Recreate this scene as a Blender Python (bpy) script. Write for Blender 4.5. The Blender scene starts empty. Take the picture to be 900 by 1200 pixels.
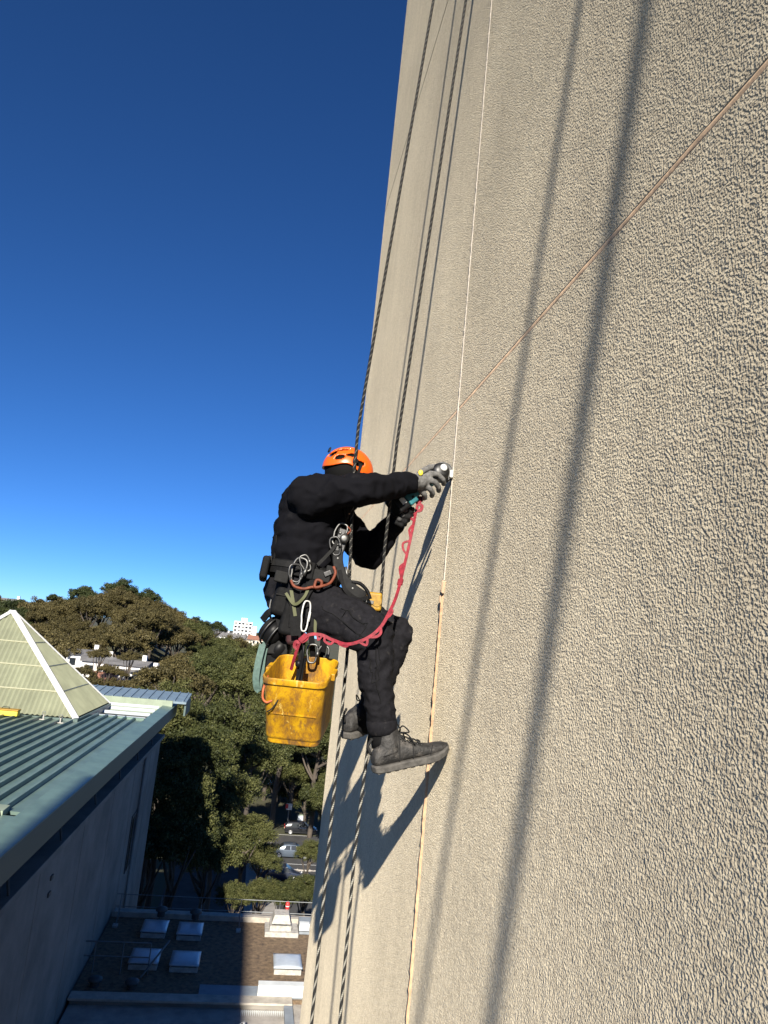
import bpy, bmesh, math, random
import numpy as np
from mathutils import Vector, Matrix, noise

random.seed(7)
rng = np.random.default_rng(11)
SC = bpy.context.scene
COL = SC.collection

# ------------------------------------------------------------------ camera
H = 25.0                      # eye height above the street
F_PX = 870.0                  # focal length in pixels of the 900 x 1200 picture
_Y = np.array([305 - 450, 600 - 741, F_PX]); _Y /= np.linalg.norm(_Y)
_a = 0.098
_c = -(_Y[0] * _a + _Y[1]) / _Y[2]
_Z = np.array([_a, 1.0, _c]); _Z /= np.linalg.norm(_Z)
_X = -np.cross(_Y, _Z)
CM = np.array([_X, _Y, _Z])   # world = CM @ (right, up, forward)

cam_d = bpy.data.cameras.new('camera')
cam = bpy.data.objects.new('camera', cam_d)
COL.objects.link(cam)
cam_d.sensor_fit = 'VERTICAL'
cam_d.sensor_height = 36.0
cam_d.lens = 36.0 * F_PX / 1200.0
cam_d.clip_start = 0.05
cam_d.clip_end = 8000
r_, u_, f_ = CM[:, 0], CM[:, 1], CM[:, 2]
m4 = Matrix(((r_[0], u_[0], -f_[0], 0), (r_[1], u_[1], -f_[1], 0), (r_[2], u_[2], -f_[2], H), (0, 0, 0, 1)))
cam.matrix_world = m4
SC.camera = cam

# ------------------------------------------------------------------ sky, sun, exposure
SUN = Vector((1.0, 5.8, -3.12)).normalized()      # direction the light travels
world = bpy.data.worlds.new('World')
SC.world = world
world.use_nodes = True
wn = world.node_tree
sky = wn.nodes.new('ShaderNodeTexSky')
sky.sky_type = 'NISHITA'
sky.sun_disc = False
sky.sun_elevation = math.asin(-SUN.z)
sky.sun_rotation = math.atan2(-SUN.x, -SUN.y)
sky.altitude = 0.0
sky.air_density = 0.5
sky.dust_density = 0.0
sky.ozone_density = 10.0
bg = wn.nodes['Background']
hs = wn.nodes.new('ShaderNodeHueSaturation')
hs.inputs['Saturation'].default_value = 1.05
hs.inputs['Value'].default_value = 1.15
wn.links.new(sky.outputs[0], hs.inputs['Color'])
wn.links.new(hs.outputs[0], bg.inputs[0])
bg.inputs[1].default_value = 0.06
sun_d = bpy.data.lights.new('sun', 'SUN')
sun_d.energy = 5.0
sun_d.angle = math.radians(0.53)
sun_d.color = (1.0, 0.93, 0.82)
sun = bpy.data.objects.new('sun', sun_d)
COL.objects.link(sun)
sun.rotation_euler = SUN.to_track_quat('-Z', 'Y').to_euler()
sun.location = (-20, -60, 80)
SC.view_settings.view_transform = 'Standard'
SC.view_settings.look = 'None'
SC.view_settings.exposure = 1.0
SC.view_settings.gamma = 1.0
SC.view_settings.use_curve_mapping = False
SC.cycles.max_bounces = 5
SC.cycles.diffuse_bounces = 3


# ------------------------------------------------------------------ helpers
def ray(x, y):
    return CM @ np.array([x - 450.0, 600.0 - y, F_PX])


def P(x, y, Y):
    r = ray(x, y); r = r * (Y / r[1]); return Vector(r)


def PX(x, y, X):
    r = ray(x, y); r = r * (X / r[0]); return Vector(r)


def PZ(x, y, Z):
    r = ray(x, y); r = r * (Z / r[2]); return Vector(r)


def V(*a):
    return Vector(a)


class MB:
    def __init__(s):
        s.v = []; s.f = []; s.uv = []

    def add(s, vs, fs, uvs=None):
        o = len(s.v)
        s.v += [Vector(p) for p in vs]
        s.f += [tuple(i + o for i in f) for f in fs]
        if uvs: s.uv += uvs
        return s

    def box(s, c, d, rot=None):
        x, y, z = d[0] / 2, d[1] / 2, d[2] / 2
        vs = [V(a, b, e) for a in (-x, x) for b in (-y, y) for e in (-z, z)]
        if rot is not None: vs = [rot @ p for p in vs]
        vs = [p + Vector(c) for p in vs]
        return s.add(vs, [(0, 1, 3, 2), (4, 6, 7, 5), (0, 4, 5, 1), (2, 3, 7, 6), (0, 2, 6, 4), (1, 5, 7, 3)])

    def bb(s, lo, hi):
        return s.box([(a + b) / 2 for a, b in zip(lo, hi)], [abs(b - a) for a, b in zip(lo, hi)])

    def sweep(s, path, sec, up=None, closed=False, scales=None, caps=True):
        """sec: list of 2D points; swept along path"""
        path = [Vector(p) for p in path]
        n = len(path); m = len(sec)
        tans = []
        for i in range(n):
            if closed: t = path[(i + 1) % n] - path[i - 1]
            else: t = path[min(i + 1, n - 1)] - path[max(i - 1, 0)]
            tans.append(t.normalized() if t.length > 1e-9 else V(0, 0, 1))
        if up is None:
            a = V(0, 0, 1) if abs(tans[0].z) < .9 else V(1, 0, 0)
            nrm = (a - tans[0] * a.dot(tans[0])).normalized()
        vs = []; uvs = []; L = 0
        for i in range(n):
            t = tans[i]
            if up is None:
                nrm = nrm - t * nrm.dot(t)
                nrm = nrm.normalized() if nrm.length > 1e-6 else V(1, 0, 0)
            else:
                uu = Vector(up[i]) if isinstance(up, list) else Vector(up)
                nrm = (uu - t * uu.dot(t)).normalized()
            bi = t.cross(nrm)
            k = scales[i] if scales else 1.0
            if i: L += (path[i] - path[i - 1]).length
            for q in sec:
                vs.append(path[i] + nrm * (q[1] * k) + bi * (q[0] * k)); uvs.append(L)
        fs = []; fu = []
        rngi = n if closed else n - 1
        for i in range(rngi):
            j = (i + 1) % n
            for a in range(m):
                b = (a + 1) % m
                fs.append((i * m + a, i * m + b, j * m + b, j * m + a))
                l0 = uvs[i * m]; l1 = uvs[j * m] if j else uvs[i * m] + .01
                fu += [(a / m, l0), ((a + 1) / m, l0), ((a + 1) / m, l1), (a / m, l1)]
        if caps and not closed:
            fs.append(tuple(range(m - 1, -1, -1))); fs.append(tuple((n - 1) * m + a for a in range(m)))
            fu += [(0, 0)] * (2 * m)
        return s.add(vs, fs, fu)

    def tube(s, path, r, n=8, closed=False, caps=True):
        sec = [(math.cos(2 * math.pi * a / n), math.sin(2 * math.pi * a / n)) for a in range(n)]
        rs = r if isinstance(r, (list, tuple)) else [r] * len(path)
        return s.sweep(path, sec, None, closed, list(rs), caps)

    def strap(s, path, w, t, up, closed=False):
        sec = [(-w / 2, -t / 2), (w / 2, -t / 2), (w / 2, t / 2), (-w / 2, t / 2)]
        return s.sweep(path, sec, up, closed)

    def lathe(s, prof, n=20, org=(0, 0, 0), axis=(0, 0, 1)):
        q = V(0, 0, 1).rotation_difference(Vector(axis).normalized()).to_matrix()
        o = Vector(org); vs = []; fs = []
        m = len(prof)
        for i in range(n):
            a = 2 * math.pi * i / n
            for r, z in prof: vs.append(o + q @ V(r * math.cos(a), r * math.sin(a), z))
        for i in range(n):
            j = (i + 1) % n
            for k in range(m - 1): fs.append((i * m + k, j * m + k, j * m + k + 1, i * m + k + 1))
        fs.append(tuple(i * m for i in range(n - 1, -1, -1))); fs.append(tuple(i * m + m - 1 for i in range(n)))
        return s.add(vs, fs)

    def ell(s, c, r, rot=None, nu=16, nv=10):
        vs = []; fs = []
        for j in range(nv + 1):
            th = math.pi * j / nv
            for i in range(nu):
                ph = 2 * math.pi * i / nu
                p = V(r[0] * math.sin(th) * math.cos(ph), r[1] * math.sin(th) * math.sin(ph), r[2] * math.cos(th))
                if rot is not None: p = rot @ p
                vs.append(p + Vector(c))
        for j in range(nv):
            for i in range(nu):
                k = (i + 1) % nu
                fs.append((j * nu + i, (j + 1) * nu + i, (j + 1) * nu + k, j * nu + k))
        return s.add(vs, fs)

    def cap(s, a, b, ra, rb, n=14):
        """tapered capsule"""
        a = Vector(a); b = Vector(b); d = b - a; L = d.length
        path = []; rs = []
        dn = d.normalized()
        for k in range(5):
            t = math.pi / 2 * k / 5
            path.append(a - dn * ra * math.cos(t)); rs.append(max(ra * math.sin(t), .0008))
        path.append(a); rs.append(ra)
        path.append((a + b) / 2); rs.append((ra + rb) / 2)
        path.append(b); rs.append(rb)
        for k in range(1, 6):
            t = math.pi / 2 * k / 5
            path.append(b + dn * rb * math.sin(t)); rs.append(max(rb * math.cos(t), .0008))
        return s.tube(path, rs, n)


def spline(pts, k=6, closed=False):
    pts = [Vector(p) for p in pts]; out = []; n = len(pts)
    segs = n if closed else n - 1
    for i in range(segs):
        p1, p2 = pts[i], pts[(i + 1) % n]
        p0 = pts[i - 1] if (i or closed) else p1 * 2 - p2
        p3 = pts[(i + 2) % n] if (closed or i + 2 < n) else p2 * 2 - p1
        for j in range(k):
            t = j / k
            out.append(.5 * ((2 * p1) + (p2 - p0) * t + (2 * p0 - 5 * p1 + 4 * p2 - p3) * t * t + (3 * p1 - p0 - 3 * p2 + p3) * t ** 3))
    if not closed: out.append(pts[-1])
    return out


MATS = {}
ORG = {}


def thing(name, label, cat, loc, group=None, kind=None):
    o = bpy.data.objects.new(name, None)
    COL.objects.link(o)
    o.empty_display_size = .1
    o.location = Vector(loc) + V(0, 0, H)
    ORG[o.name] = Vector(loc)
    tag(o, label, cat, group, kind)
    return o


def tag(o, label=None, cat=None, group=None, kind=None):
    if label: o['label'] = label
    if cat: o['category'] = cat
    if group: o['group'] = group
    if kind: o['kind'] = kind
    return o


def root_origin(p):
    while p.parent: p = p.parent
    return ORG[p.name]


def build(name, mb, mat, parent=None, smooth=False, loc=None, bevel=0.0, sub=0, solid=0, segs=2, label=None):
    """verts in eye coordinates; children share their thing's origin"""
    me = bpy.data.meshes.new(name)
    if parent is not None:
        org = root_origin(parent)
    else:
        if loc is None:
            xs = [p.x for p in mb.v]; ys = [p.y for p in mb.v]; zs = [p.z for p in mb.v]
            loc = V((min(xs) + max(xs)) / 2, (min(ys) + max(ys)) / 2, min(zs))
        org = Vector(loc)
    me.from_pydata([tuple(p - org) for p in mb.v], [], mb.f)
    if mb.uv and len(mb.uv) == len(me.loops):
        uvl = me.uv_layers.new(name='UVMap')
        uvl.data.foreach_set('uv', np.array(mb.uv, dtype=np.float32).ravel())
    bm = bmesh.new(); bm.from_mesh(me)
    bmesh.ops.recalc_face_normals(bm, faces=bm.faces)
    bm.to_mesh(me); bm.free()
    if isinstance(mat, str): mat = MATS[mat]
    me.materials.append(mat)
    if smooth: me.polygons.foreach_set('use_smooth', [True] * len(me.polygons))
    o = bpy.data.objects.new(name, me)
    COL.objects.link(o)
    if parent is not None: o.parent = parent
    else:
        o.location = org + V(0, 0, H); ORG[o.name] = org
    if solid:
        md = o.modifiers.new('solid', 'SOLIDIFY'); md.thickness = solid; md.offset = -1
    if bevel:
        md = o.modifiers.new('bevel', 'BEVEL'); md.width = bevel; md.segments = segs; md.limit_method = 'ANGLE'; md.angle_limit = .6
        if not smooth:
            me.polygons.foreach_set('use_smooth', [True] * len(me.polygons))
            md.harden_normals = True
    if sub:
        md = o.modifiers.new('sub', 'SUBSURF'); md.levels = sub; md.render_levels = sub
    if label: o['label'] = label
    return o


def remesh(name, mb, mat, parent, voxel=.01, it=4, fold=None, post=None):
    """grow one continuous skin over overlapping closed shapes"""
    me = bpy.data.meshes.new(name + '_src')
    me.from_pydata([tuple(p) for p in mb.v], [], mb.f)
    bm = bmesh.new(); bm.from_mesh(me); bmesh.ops.recalc_face_normals(bm, faces=bm.faces); bm.to_mesh(me); bm.free()
    o = bpy.data.objects.new(name + '_src', me)
    COL.objects.link(o)
    md = o.modifiers.new('r', 'REMESH'); md.mode = 'VOXEL'; md.voxel_size = voxel
    md2 = o.modifiers.new('s', 'SMOOTH'); md2.iterations = it; md2.factor = .5
    dg = bpy.context.evaluated_depsgraph_get()
    dg.update()
    ev = o.evaluated_get(dg)
    m2 = bpy.data.meshes.new_from_object(ev)
    bpy.data.objects.remove(o); bpy.data.meshes.remove(me)
    n = len(m2.vertices)
    co = np.zeros(n * 3); m2.vertices.foreach_get('co', co); co = co.reshape(-1, 3)
    if fold:
        no = np.zeros(n * 3); m2.vertex_normals.foreach_get('vector', no); no = no.reshape(-1, 3)
        for i in range(n):
            co[i] += no[i] * fold(Vector(co[i]))
    org = np.array(root_origin(parent))
    co -= org
    m2.vertices.foreach_set('co', co.ravel())
    m2.polygons.foreach_set('use_smooth', [True] * len(m2.polygons))
    m2.name = name
    m2.materials.clear(); m2.materials.append(MATS[mat])
    m2.update()
    q = bpy.data.objects.new(name, m2)
    COL.objects.link(q); q.parent = parent
    return q


def copy_tree(o, parent=None):
    c = o.copy(); COL.objects.link(c)
    c.parent = parent
    for ch in list(o.children): copy_tree(ch, c)
    return c


# ------------------------------------------------------------------ materials
def mat(name, col, rough=.6, metal=0.0, var=None, bump=None, spec=.5, col2=None, coat=0, trans=0):
    """var=(scale, amount[, detail])  bump=(scale, distance[, detail])"""
    m = bpy.data.materials.new(name); m.use_nodes = True
    nt = m.node_tree; b = nt.nodes['Principled BSDF']
    b.inputs['Roughness'].default_value = rough
    b.inputs['Metallic'].default_value = metal
    b.inputs['Specular IOR Level'].default_value = spec
    b.inputs['Base Color'].default_value = (*col, 1)
    if coat: b.inputs['Coat Weight'].default_value = coat
    tc = nt.nodes.new('ShaderNodeTexCoord')
    if var:
        nz = nt.nodes.new('ShaderNodeTexNoise'); nz.inputs['Scale'].default_value = var[0]
        nz.inputs['Detail'].default_value = var[2] if len(var) > 2 else 5
        nz.inputs['Roughness'].default_value = .65
        nt.links.new(tc.outputs['Object'], nz.inputs['Vector'])
        rp = nt.nodes.new('ShaderNodeValToRGB')
        c2 = col2 if col2 else tuple(c * (1 - var[1]) for c in col)
        c1 = col if col2 else tuple(min(1, c * (1 + var[1] * .6)) for c in col)
        rp.color_ramp.elements[0].position = .33; rp.color_ramp.elements[0].color = (*c2, 1)
        rp.color_ramp.elements[1].position = .66; rp.color_ramp.elements[1].color = (*c1, 1)
        nt.links.new(nz.outputs['Fac'], rp.inputs['Fac'])
        nt.links.new(rp.outputs['Color'], b.inputs['Base Color'])
    if bump:
        n2 = nt.nodes.new('ShaderNodeTexNoise'); n2.inputs['Scale'].default_value = bump[0]
        n2.inputs['Detail'].default_value = bump[2] if len(bump) > 2 else 4
        nt.links.new(tc.outputs['Object'], n2.inputs['Vector'])
        bp = nt.nodes.new('ShaderNodeBump'); bp.inputs['Distance'].default_value = bump[1]; bp.inputs['Strength'].default_value = 1
        nt.links.new(n2.outputs['Fac'], bp.inputs['Height'])
        nt.links.new(bp.outputs['Normal'], b.inputs['Normal'])
    MATS[name] = m
    return m


def N(nt, t, **kw):
    n = nt.nodes.new(t)
    for k, v in kw.items():
        if hasattr(n, k): setattr(n, k, v)
        else: n.inputs[k.replace('_', ' ')].default_value = v
    return n


def wall_material():
    """coarse sprayed coating: lump slopes worked out by finite differences so the relief holds at any distance"""
    g = bpy.data.node_groups.new('lump_height', 'ShaderNodeTree')
    g.interface.new_socket('Vector', in_out='INPUT', socket_type='NodeSocketVector')
    g.interface.new_socket('Height', in_out='OUTPUT', socket_type='NodeSocketFloat')
    gi = g.nodes.new('NodeGroupInput'); go = g.nodes.new('NodeGroupOutput')

    def gm(op, a, bb=None, nt=g):
        n = nt.nodes.new('ShaderNodeMath'); n.operation = op
        for i, q in enumerate((a, bb)):
            if q is None: continue
            if isinstance(q, (int, float)): n.inputs[i].default_value = q
            else: nt.links.new(q, n.inputs[i])
        return n.outputs[0]

    def noi(sc, det, rough=.5):
        n = N(g, 'ShaderNodeTexNoise', Scale=sc, Detail=det, Roughness=rough)
        g.links.new(gi.outputs[0], n.inputs['Vector']); return n.outputs['Fac']
    mr = g.nodes.new('ShaderNodeMapRange'); mr.interpolation_type = 'SMOOTHSTEP'
    mr.inputs['From Min'].default_value = .34; mr.inputs['From Max'].default_value = .66
    g.links.new(noi(LUMP, 1.0), mr.inputs['Value'])
    h = gm('MULTIPLY', mr.outputs[0], 1.0)
    h = gm('ADD', h, gm('MULTIPLY', noi(LUMP * 2.2, 1.0), .45))
    h = gm('ADD', h, gm('ADD', gm('MULTIPLY', noi(48.0, 1.0), .8), gm('MULTIPLY', noi(14.0, 2.0), 1.7)))
    g.links.new(h, go.inputs[0])

    m = bpy.data.materials.new('textured_render'); m.use_nodes = True
    nt = m.node_tree; L = nt.links.new
    b = nt.nodes['Principled BSDF']
    b.inputs['Roughness'].default_value = .85
    b.inputs['Diffuse Roughness'].default_value = 1.0
    b.inputs['Specular IOR Level'].default_value = .2
    geo = nt.nodes.new('ShaderNodeNewGeometry')
    EPS = .0011
    hs = []
    for off in ((0, 0, 0), (0, EPS, 0), (0, 0, EPS)):
        va = nt.nodes.new('ShaderNodeVectorMath'); va.operation = 'ADD'; va.inputs[1].default_value = off
        L(geo.outputs['Position'], va.inputs[0])
        gr = nt.nodes.new('ShaderNodeGroup'); gr.node_tree = g
        L(va.outputs[0], gr.inputs[0]); hs.append(gr.outputs[0])
    k = WALL_RELIEF / EPS
    dy = gm('MULTIPLY', gm('SUBTRACT', hs[0], hs[1], nt), k, nt)
    dz = gm('MULTIPLY', gm('SUBTRACT', hs[0], hs[2], nt), k, nt)
    cx_ = nt.nodes.new('ShaderNodeCombineXYZ'); L(dy, cx_.inputs[1]); L(dz, cx_.inputs[2])
    ad = nt.nodes.new('ShaderNodeVectorMath'); ad.operation = 'ADD'
    L(geo.outputs['Normal'], ad.inputs[0]); L(cx_.outputs[0], ad.inputs[1])
    nr = nt.nodes.new('ShaderNodeVectorMath'); nr.operation = 'NORMALIZE'; L(ad.outputs[0], nr.inputs[0])
    L(nr.outputs[0], b.inputs['Normal'])
    # colour: cream paint, faint weathering, tiny coloured specks
    big = N(nt, 'ShaderNodeTexNoise', Scale=.9, Detail=6.0, Roughness=.6)
    L(geo.outputs['Position'], big.inputs['Vector'])
    rp = nt.nodes.new('ShaderNodeValToRGB')
    rp.color_ramp.elements[0].position = .36; rp.color_ramp.elements[0].color = (.53, .465, .345, 1)
    rp.color_ramp.elements[1].position = .62; rp.color_ramp.elements[1].color = (.66, .58, .43, 1)
    # rain streaks and patched areas, faint
    ms = nt.nodes.new('ShaderNodeMapping'); ms.inputs['Scale'].default_value = (6.0, 6.0, .35)
    L(geo.outputs['Position'], ms.inputs[0])
    st = N(nt, 'ShaderNodeTexNoise', Scale=1.0, Detail=5.0, Roughness=.6); L(ms.outputs[0], st.inputs['Vector'])
    av = gm('ADD', gm('MULTIPLY', big.outputs['Fac'], .75, nt), gm('MULTIPLY', st.outputs['Fac'], .25, nt), nt)
    L(av, rp.inputs['Fac'])
    sp = N(nt, 'ShaderNodeTexNoise', Scale=70.0, Detail=4.0, Roughness=.7)
    L(geo.outputs['Position'], sp.inputs['Vector'])
    r2 = nt.nodes.new('ShaderNodeValToRGB')
    r2.color_ramp.elements[0].position = .30; r2.color_ramp.elements[0].color = (.66, .64, .63, 1)
    r2.color_ramp.elements[1].position = .62; r2.color_ramp.elements[1].color = (1, 1, 1, 1)
    L(sp.outputs['Fac'], r2.inputs['Fac'])
    mu = nt.nodes.new('ShaderNodeMixRGB'); mu.blend_type = 'MULTIPLY'; mu.inputs[0].default_value = 1
    L(rp.outputs[0], mu.inputs[1]); L(r2.outputs[0], mu.inputs[2])
    L(mu.outputs[0], b.inputs['Base Color'])
    MATS['render_coat'] = m


LUMP = 134.0
WALL_RELIEF = .0023
wall_material()


def rope_material(name, base, fleck, pitch, share):
    m = bpy.data.materials.new(name); m.use_nodes = True
    nt = m.node_tree; L = nt.links.new; b = nt.nodes['Principled BSDF']
    b.inputs['Roughness'].default_value = .75
    uv = nt.nodes.new('ShaderNodeUVMap'); sx = nt.nodes.new('ShaderNodeSeparateXYZ')
    L(uv.outputs[0], sx.inputs[0])

    def mth(op, a, c=None):
        n = nt.nodes.new('ShaderNodeMath'); n.operation = op
        for i, q in enumerate((a, c)):
            if q is None: continue
            if isinstance(q, (int, float)): n.inputs[i].default_value = q
            else: L(q, n.inputs[i])
        return n.outputs[0]
    v = mth('DIVIDE', sx.outputs[1], pitch)
    h1 = mth('LESS_THAN', mth('FRACT', mth('ADD', v, mth('MULTIPLY', sx.outputs[0], 2.0))), share)
    mx = nt.nodes.new('ShaderNodeMixRGB'); L(h1, mx.inputs[0])
    mx.inputs[1].default_value = (*base, 1); mx.inputs[2].default_value = (*fleck, 1)
    L(mx.outputs[0], b.inputs['Base Color'])
    bp = nt.nodes.new('ShaderNodeBump'); bp.inputs['Distance'].default_value = .0015
    wv = mth('SINE', mth('ADD', mth('MULTIPLY', sx.outputs[1], 900.0), mth('MULTIPLY', sx.outputs[0], 12.566)))
    L(wv, bp.inputs['Height']); L(bp.outputs[0], b.inputs['Normal'])
    MATS[name] = m


rope_material('rope_black', (.005, .005, .005), (.11, .105, .09), .034, .24)
rope_material('rope_fleck', (.012, .012, .012), (.30, .29, .25), .062, .36)

mat('sealant_tan', (.54, .385, .25), .7, var=(14, .4), bump=(60, .0012))
mat('sealant_white', (.58, .52, .44), .7, var=(40, .2), bump=(80, .003))
mat('sealant_orange', (.56, .36, .215), .7, var=(25, .3), bump=(60, .004))
mat('joint_dark', (.10, .08, .06), .9)
for k_ in ('sealant_tan', 'sealant_white', 'sealant_orange'): MATS[k_].node_tree.nodes['Principled BSDF'].inputs['Diffuse Roughness'].default_value = 1.0
mat('concrete', (.36, .33, .29), .85, var=(2, .25), bump=(30, .003))
mat('hoodie_black', (.006, .006, .0078), .9, bump=(900, .0008, 2), spec=.06)
mat('trouser_charcoal', (.0115, .0112, .0135), .85, var=(40, .35), bump=(700, .0008, 2), spec=.1)
def dust(m, sc, lo, amt, col):
    nt = MATS[m].node_tree; b = nt.nodes['Principled BSDF']
    src = b.inputs['Base Color'].links[0].from_socket if b.inputs['Base Color'].links else None
    tc = nt.nodes.new('ShaderNodeTexCoord')
    nz = N(nt, 'ShaderNodeTexNoise', Scale=sc, Detail=6.0, Roughness=.7)
    nt.links.new(tc.outputs['Object'], nz.inputs['Vector'])
    rp = nt.nodes.new('ShaderNodeValToRGB')
    rp.color_ramp.elements[0].position = lo; rp.color_ramp.elements[0].color = (0, 0, 0, 1)
    rp.color_ramp.elements[1].position = lo + .12; rp.color_ramp.elements[1].color = (amt, amt, amt, 1)
    nt.links.new(nz.outputs['Fac'], rp.inputs[0])
    mx = nt.nodes.new('ShaderNodeMixRGB'); nt.links.new(rp.outputs[0], mx.inputs[0])
    if src: nt.links.new(src, mx.inputs[1])
    else: mx.inputs[1].default_value = b.inputs['Base Color'].default_value
    mx.inputs[2].default_value = (*col, 1)
    nt.links.new(mx.outputs[0], b.inputs['Base Color'])


dust('trouser_charcoal', 26, .60, .5, (.06, .055, .05))
dust('hoodie_black', 9, .58, .35, (.018, .0175, .018))
mat('skin', (.42, .24, .16), .55)
mat('hair_dark', (.004, .0035, .003), .7, spec=.15)
mat('helmet_orange', (.72, .105, .006), .32, var=(6, .10), coat=.25)
mat('liner_black', (.003, .003, .003), .8, spec=.15)
mat('glove_grey', (.13, .127, .122), .85, var=(60, .5), bump=(300, .001))
mat('glove_dark', (.014, .014, .0145), .85, var=(60, .5), bump=(300, .001), spec=.15)
mat('tip_grey', (.05, .05, .05), .8, var=(80, .4))
mat('boot_grey', (.030, .0285, .027), .68, var=(24, .75, 8), bump=(110, .004))
mat('boot_sole', (.075, .070, .063), .8, var=(35, .45), bump=(120, .002))
dust('boot_grey', 16, .52, .7, (.10, .09, .08))
mat('lace_black', (.02, .02, .02), .8, spec=.15)
mat('web_black', (.007, .007, .0075), .75, var=(50, .4), bump=(500, .0008), spec=.15)
mat('web_grey', (.014, .014, .014), .7, var=(50, .3), spec=.15)
mat('plastic_black', (.007, .007, .0075), .42, spec=.15)
mat('plastic_teal', (.016, .125, .145), .45, var=(30, .25))
mat('steel', (.15, .15, .145), .5, metal=1.0)
mat('alloy_grey', (.09, .09, .09), .5, metal=1.0, var=(40, .4))
mat('white_plastic', (.55, .55, .53), .45)
mat('yellow_label', (.75, .58, .05), .5)
mat('tape_yellow', (.34, .19, .014), .5, var=(40, .45))
mat('web_red', (.22, .010, .022), .7, var=(60, .45), bump=(500, .0008))
mat('cord_orange', (.45, .10, .03), .65, var=(80, .4))
mat('cord_rust', (.15, .034, .013), .7, var=(80, .4))
mat('sling_green', (.085, .14, .12), .7, var=(50, .3))
mat('bag_maroon', (.035, .008, .009), .8, var=(40, .4))
mat('web_olive', (.07, .075, .028), .7)


def bucket_material():
    m = bpy.data.materials.new('bucket_yellow'); m.use_nodes = True
    nt = m.node_tree; L = nt.links.new; b = nt.nodes['Principled BSDF']
    b.inputs['Roughness'].default_value = .48
    tc = nt.nodes.new('ShaderNodeTexCoord')
    n1 = N(nt, 'ShaderNodeTexNoise', Scale=11.0, Detail=10.0, Roughness=.78, Distortion=.2)
    mp = nt.nodes.new('ShaderNodeMapping'); mp.inputs['Scale'].default_value = (1, 1, .55); mp.inputs['Rotation'].default_value = (0, .7, 0)
    L(tc.outputs['Object'], mp.inputs[0]); L(mp.outputs[0], n1.inputs['Vector'])
    r1 = nt.nodes.new('ShaderNodeValToRGB')
    e = r1.color_ramp.elements
    e[0].position = .39; e[0].color = (.14, .072, .022, 1)
    e[1].position = .58; e[1].color = (.52, .285, .005, 1)
    x = e.new(.48); x.color = (.34, .165, .008, 1)
    x = e.new(.70); x.color = (.58, .335, .010, 1)
    L(n1.outputs['Fac'], r1.inputs[0])
    def layer(prev, sc, mapsc, rot, lo, hi, col, amt, det=7.0):
        mp2 = nt.nodes.new('ShaderNodeMapping'); mp2.inputs['Scale'].default_value = mapsc; mp2.inputs['Rotation'].default_value = rot
        L(tc.outputs['Object'], mp2.inputs[0])
        n2 = N(nt, 'ShaderNodeTexNoise', Scale=sc, Detail=det, Roughness=.72); L(mp2.outputs[0], n2.inputs['Vector'])
        r2 = nt.nodes.new('ShaderNodeValToRGB')
        r2.color_ramp.elements[0].position = lo; r2.color_ramp.elements[0].color = (0, 0, 0, 1)
        r2.color_ramp.elements[1].position = hi; r2.color_ramp.elements[1].color = (amt, amt, amt, 1)
        L(n2.outputs['Fac'], r2.inputs[0])
        mu = nt.nodes.new('ShaderNodeMixRGB'); L(r2.outputs[0], mu.inputs[0]); L(prev, mu.inputs[1]); mu.inputs[2].default_value = (*col, 1)
        return mu.outputs[0]
    o = layer(r1.outputs[0], 22, (1, 1, .16), (0, 0, 0), .56, .63, (.20, .095, .02), .8)          # drips
    o = layer(o, 30, (1, 1, .10), (0, .9, 0), .60, .64, (.62, .42, .10), .85)                       # pale diagonal scratches
    o = layer(o, 34, (1, 1, .12), (0, -.6, 0), .63, .66, (.11, .06, .025), .8)                      # dark scratches
    o = layer(o, 60, (1, 1, 1), (0, 0, 0), .60, .66, (.10, .065, .04), .7)                          # caked specks
    L(o, b.inputs['Base Color'])
    bp = nt.nodes.new('ShaderNodeBump'); bp.inputs['Distance'].default_value = .0015
    L(n1.outputs['Fac'], bp.inputs['Height']); L(bp.outputs[0], b.inputs['Normal'])
    MATS['bucket_yellow'] = m
    mat('bucket_inner', (.5, .26, .004), .45, var=(14, .3))


bucket_material()

mat('roof_green', (.120, .182, .155), .42, var=(1.2, .22), spec=.5)
mat('roof_rib_green', (.085, .125, .115), .45)
mat('flashing_green', (.125, .195, .16), .42, var=(1.5, .2))
mat('flashing_pale', (.25, .30, .22), .5, var=(2, .15))
mat('roof_blue_grey', (.17, .23, .27), .4, var=(2, .2))
mat('pyramid_cream', (.225, .235, .155), .5, var=(.8, .18))
mat('pyramid_lap', (.34, .335, .22), .55)
mat('hip_white', (.62, .62, .60), .45)
mat('louvre_white', (.48, .52, .56), .4)
mat('building_grey', (.215, .20, .175), .85, var=(.5, .3), bump=(20, .004))
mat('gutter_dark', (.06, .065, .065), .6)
mat('glass_dark', (.02, .025, .03), .12, spec=.8)
mat('gravel_brown', (.26, .18, .105), .95, var=(5, .55, 9), bump=(45, .03), col2=(.075, .052, .036))
mat('membrane_grey', (.24, .27, .30), .7, var=(2, .2))
mat('coping_cream', (.42, .38, .32), .8, var=(3, .25))
mat('skylight_white', (.44, .49, .54), .28, var=(2, .15))
mat('kerb_white', (.42, .40, .36), .7, var=(6, .3))
mat('sheet_white', (.66, .68, .66), .5, var=(2, .12))
mat('galvanised', (.17, .18, .185), .5, metal=.4)
mat('red_paint', (.65, .04, .04), .5)
mat('asphalt', (.055, .054, .053), .9, var=(.6, .3), bump=(30, .01))
mat('footpath', (.30, .28, .25), .9, var=(.8, .25))
mat('ground_earth', (.075, .066, .034), .95, var=(.06, .5), col2=(.04, .048, .02))
mat('bark', (.075, .060, .046), .9, var=(2, .4), bump=(8, .05))
mat('house_white', (.78, .76, .72), .8, var=(.5, .12))
mat('house_cream', (.66, .58, .45), .8)
mat('house_brick', (.32, .15, .09), .85)
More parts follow.
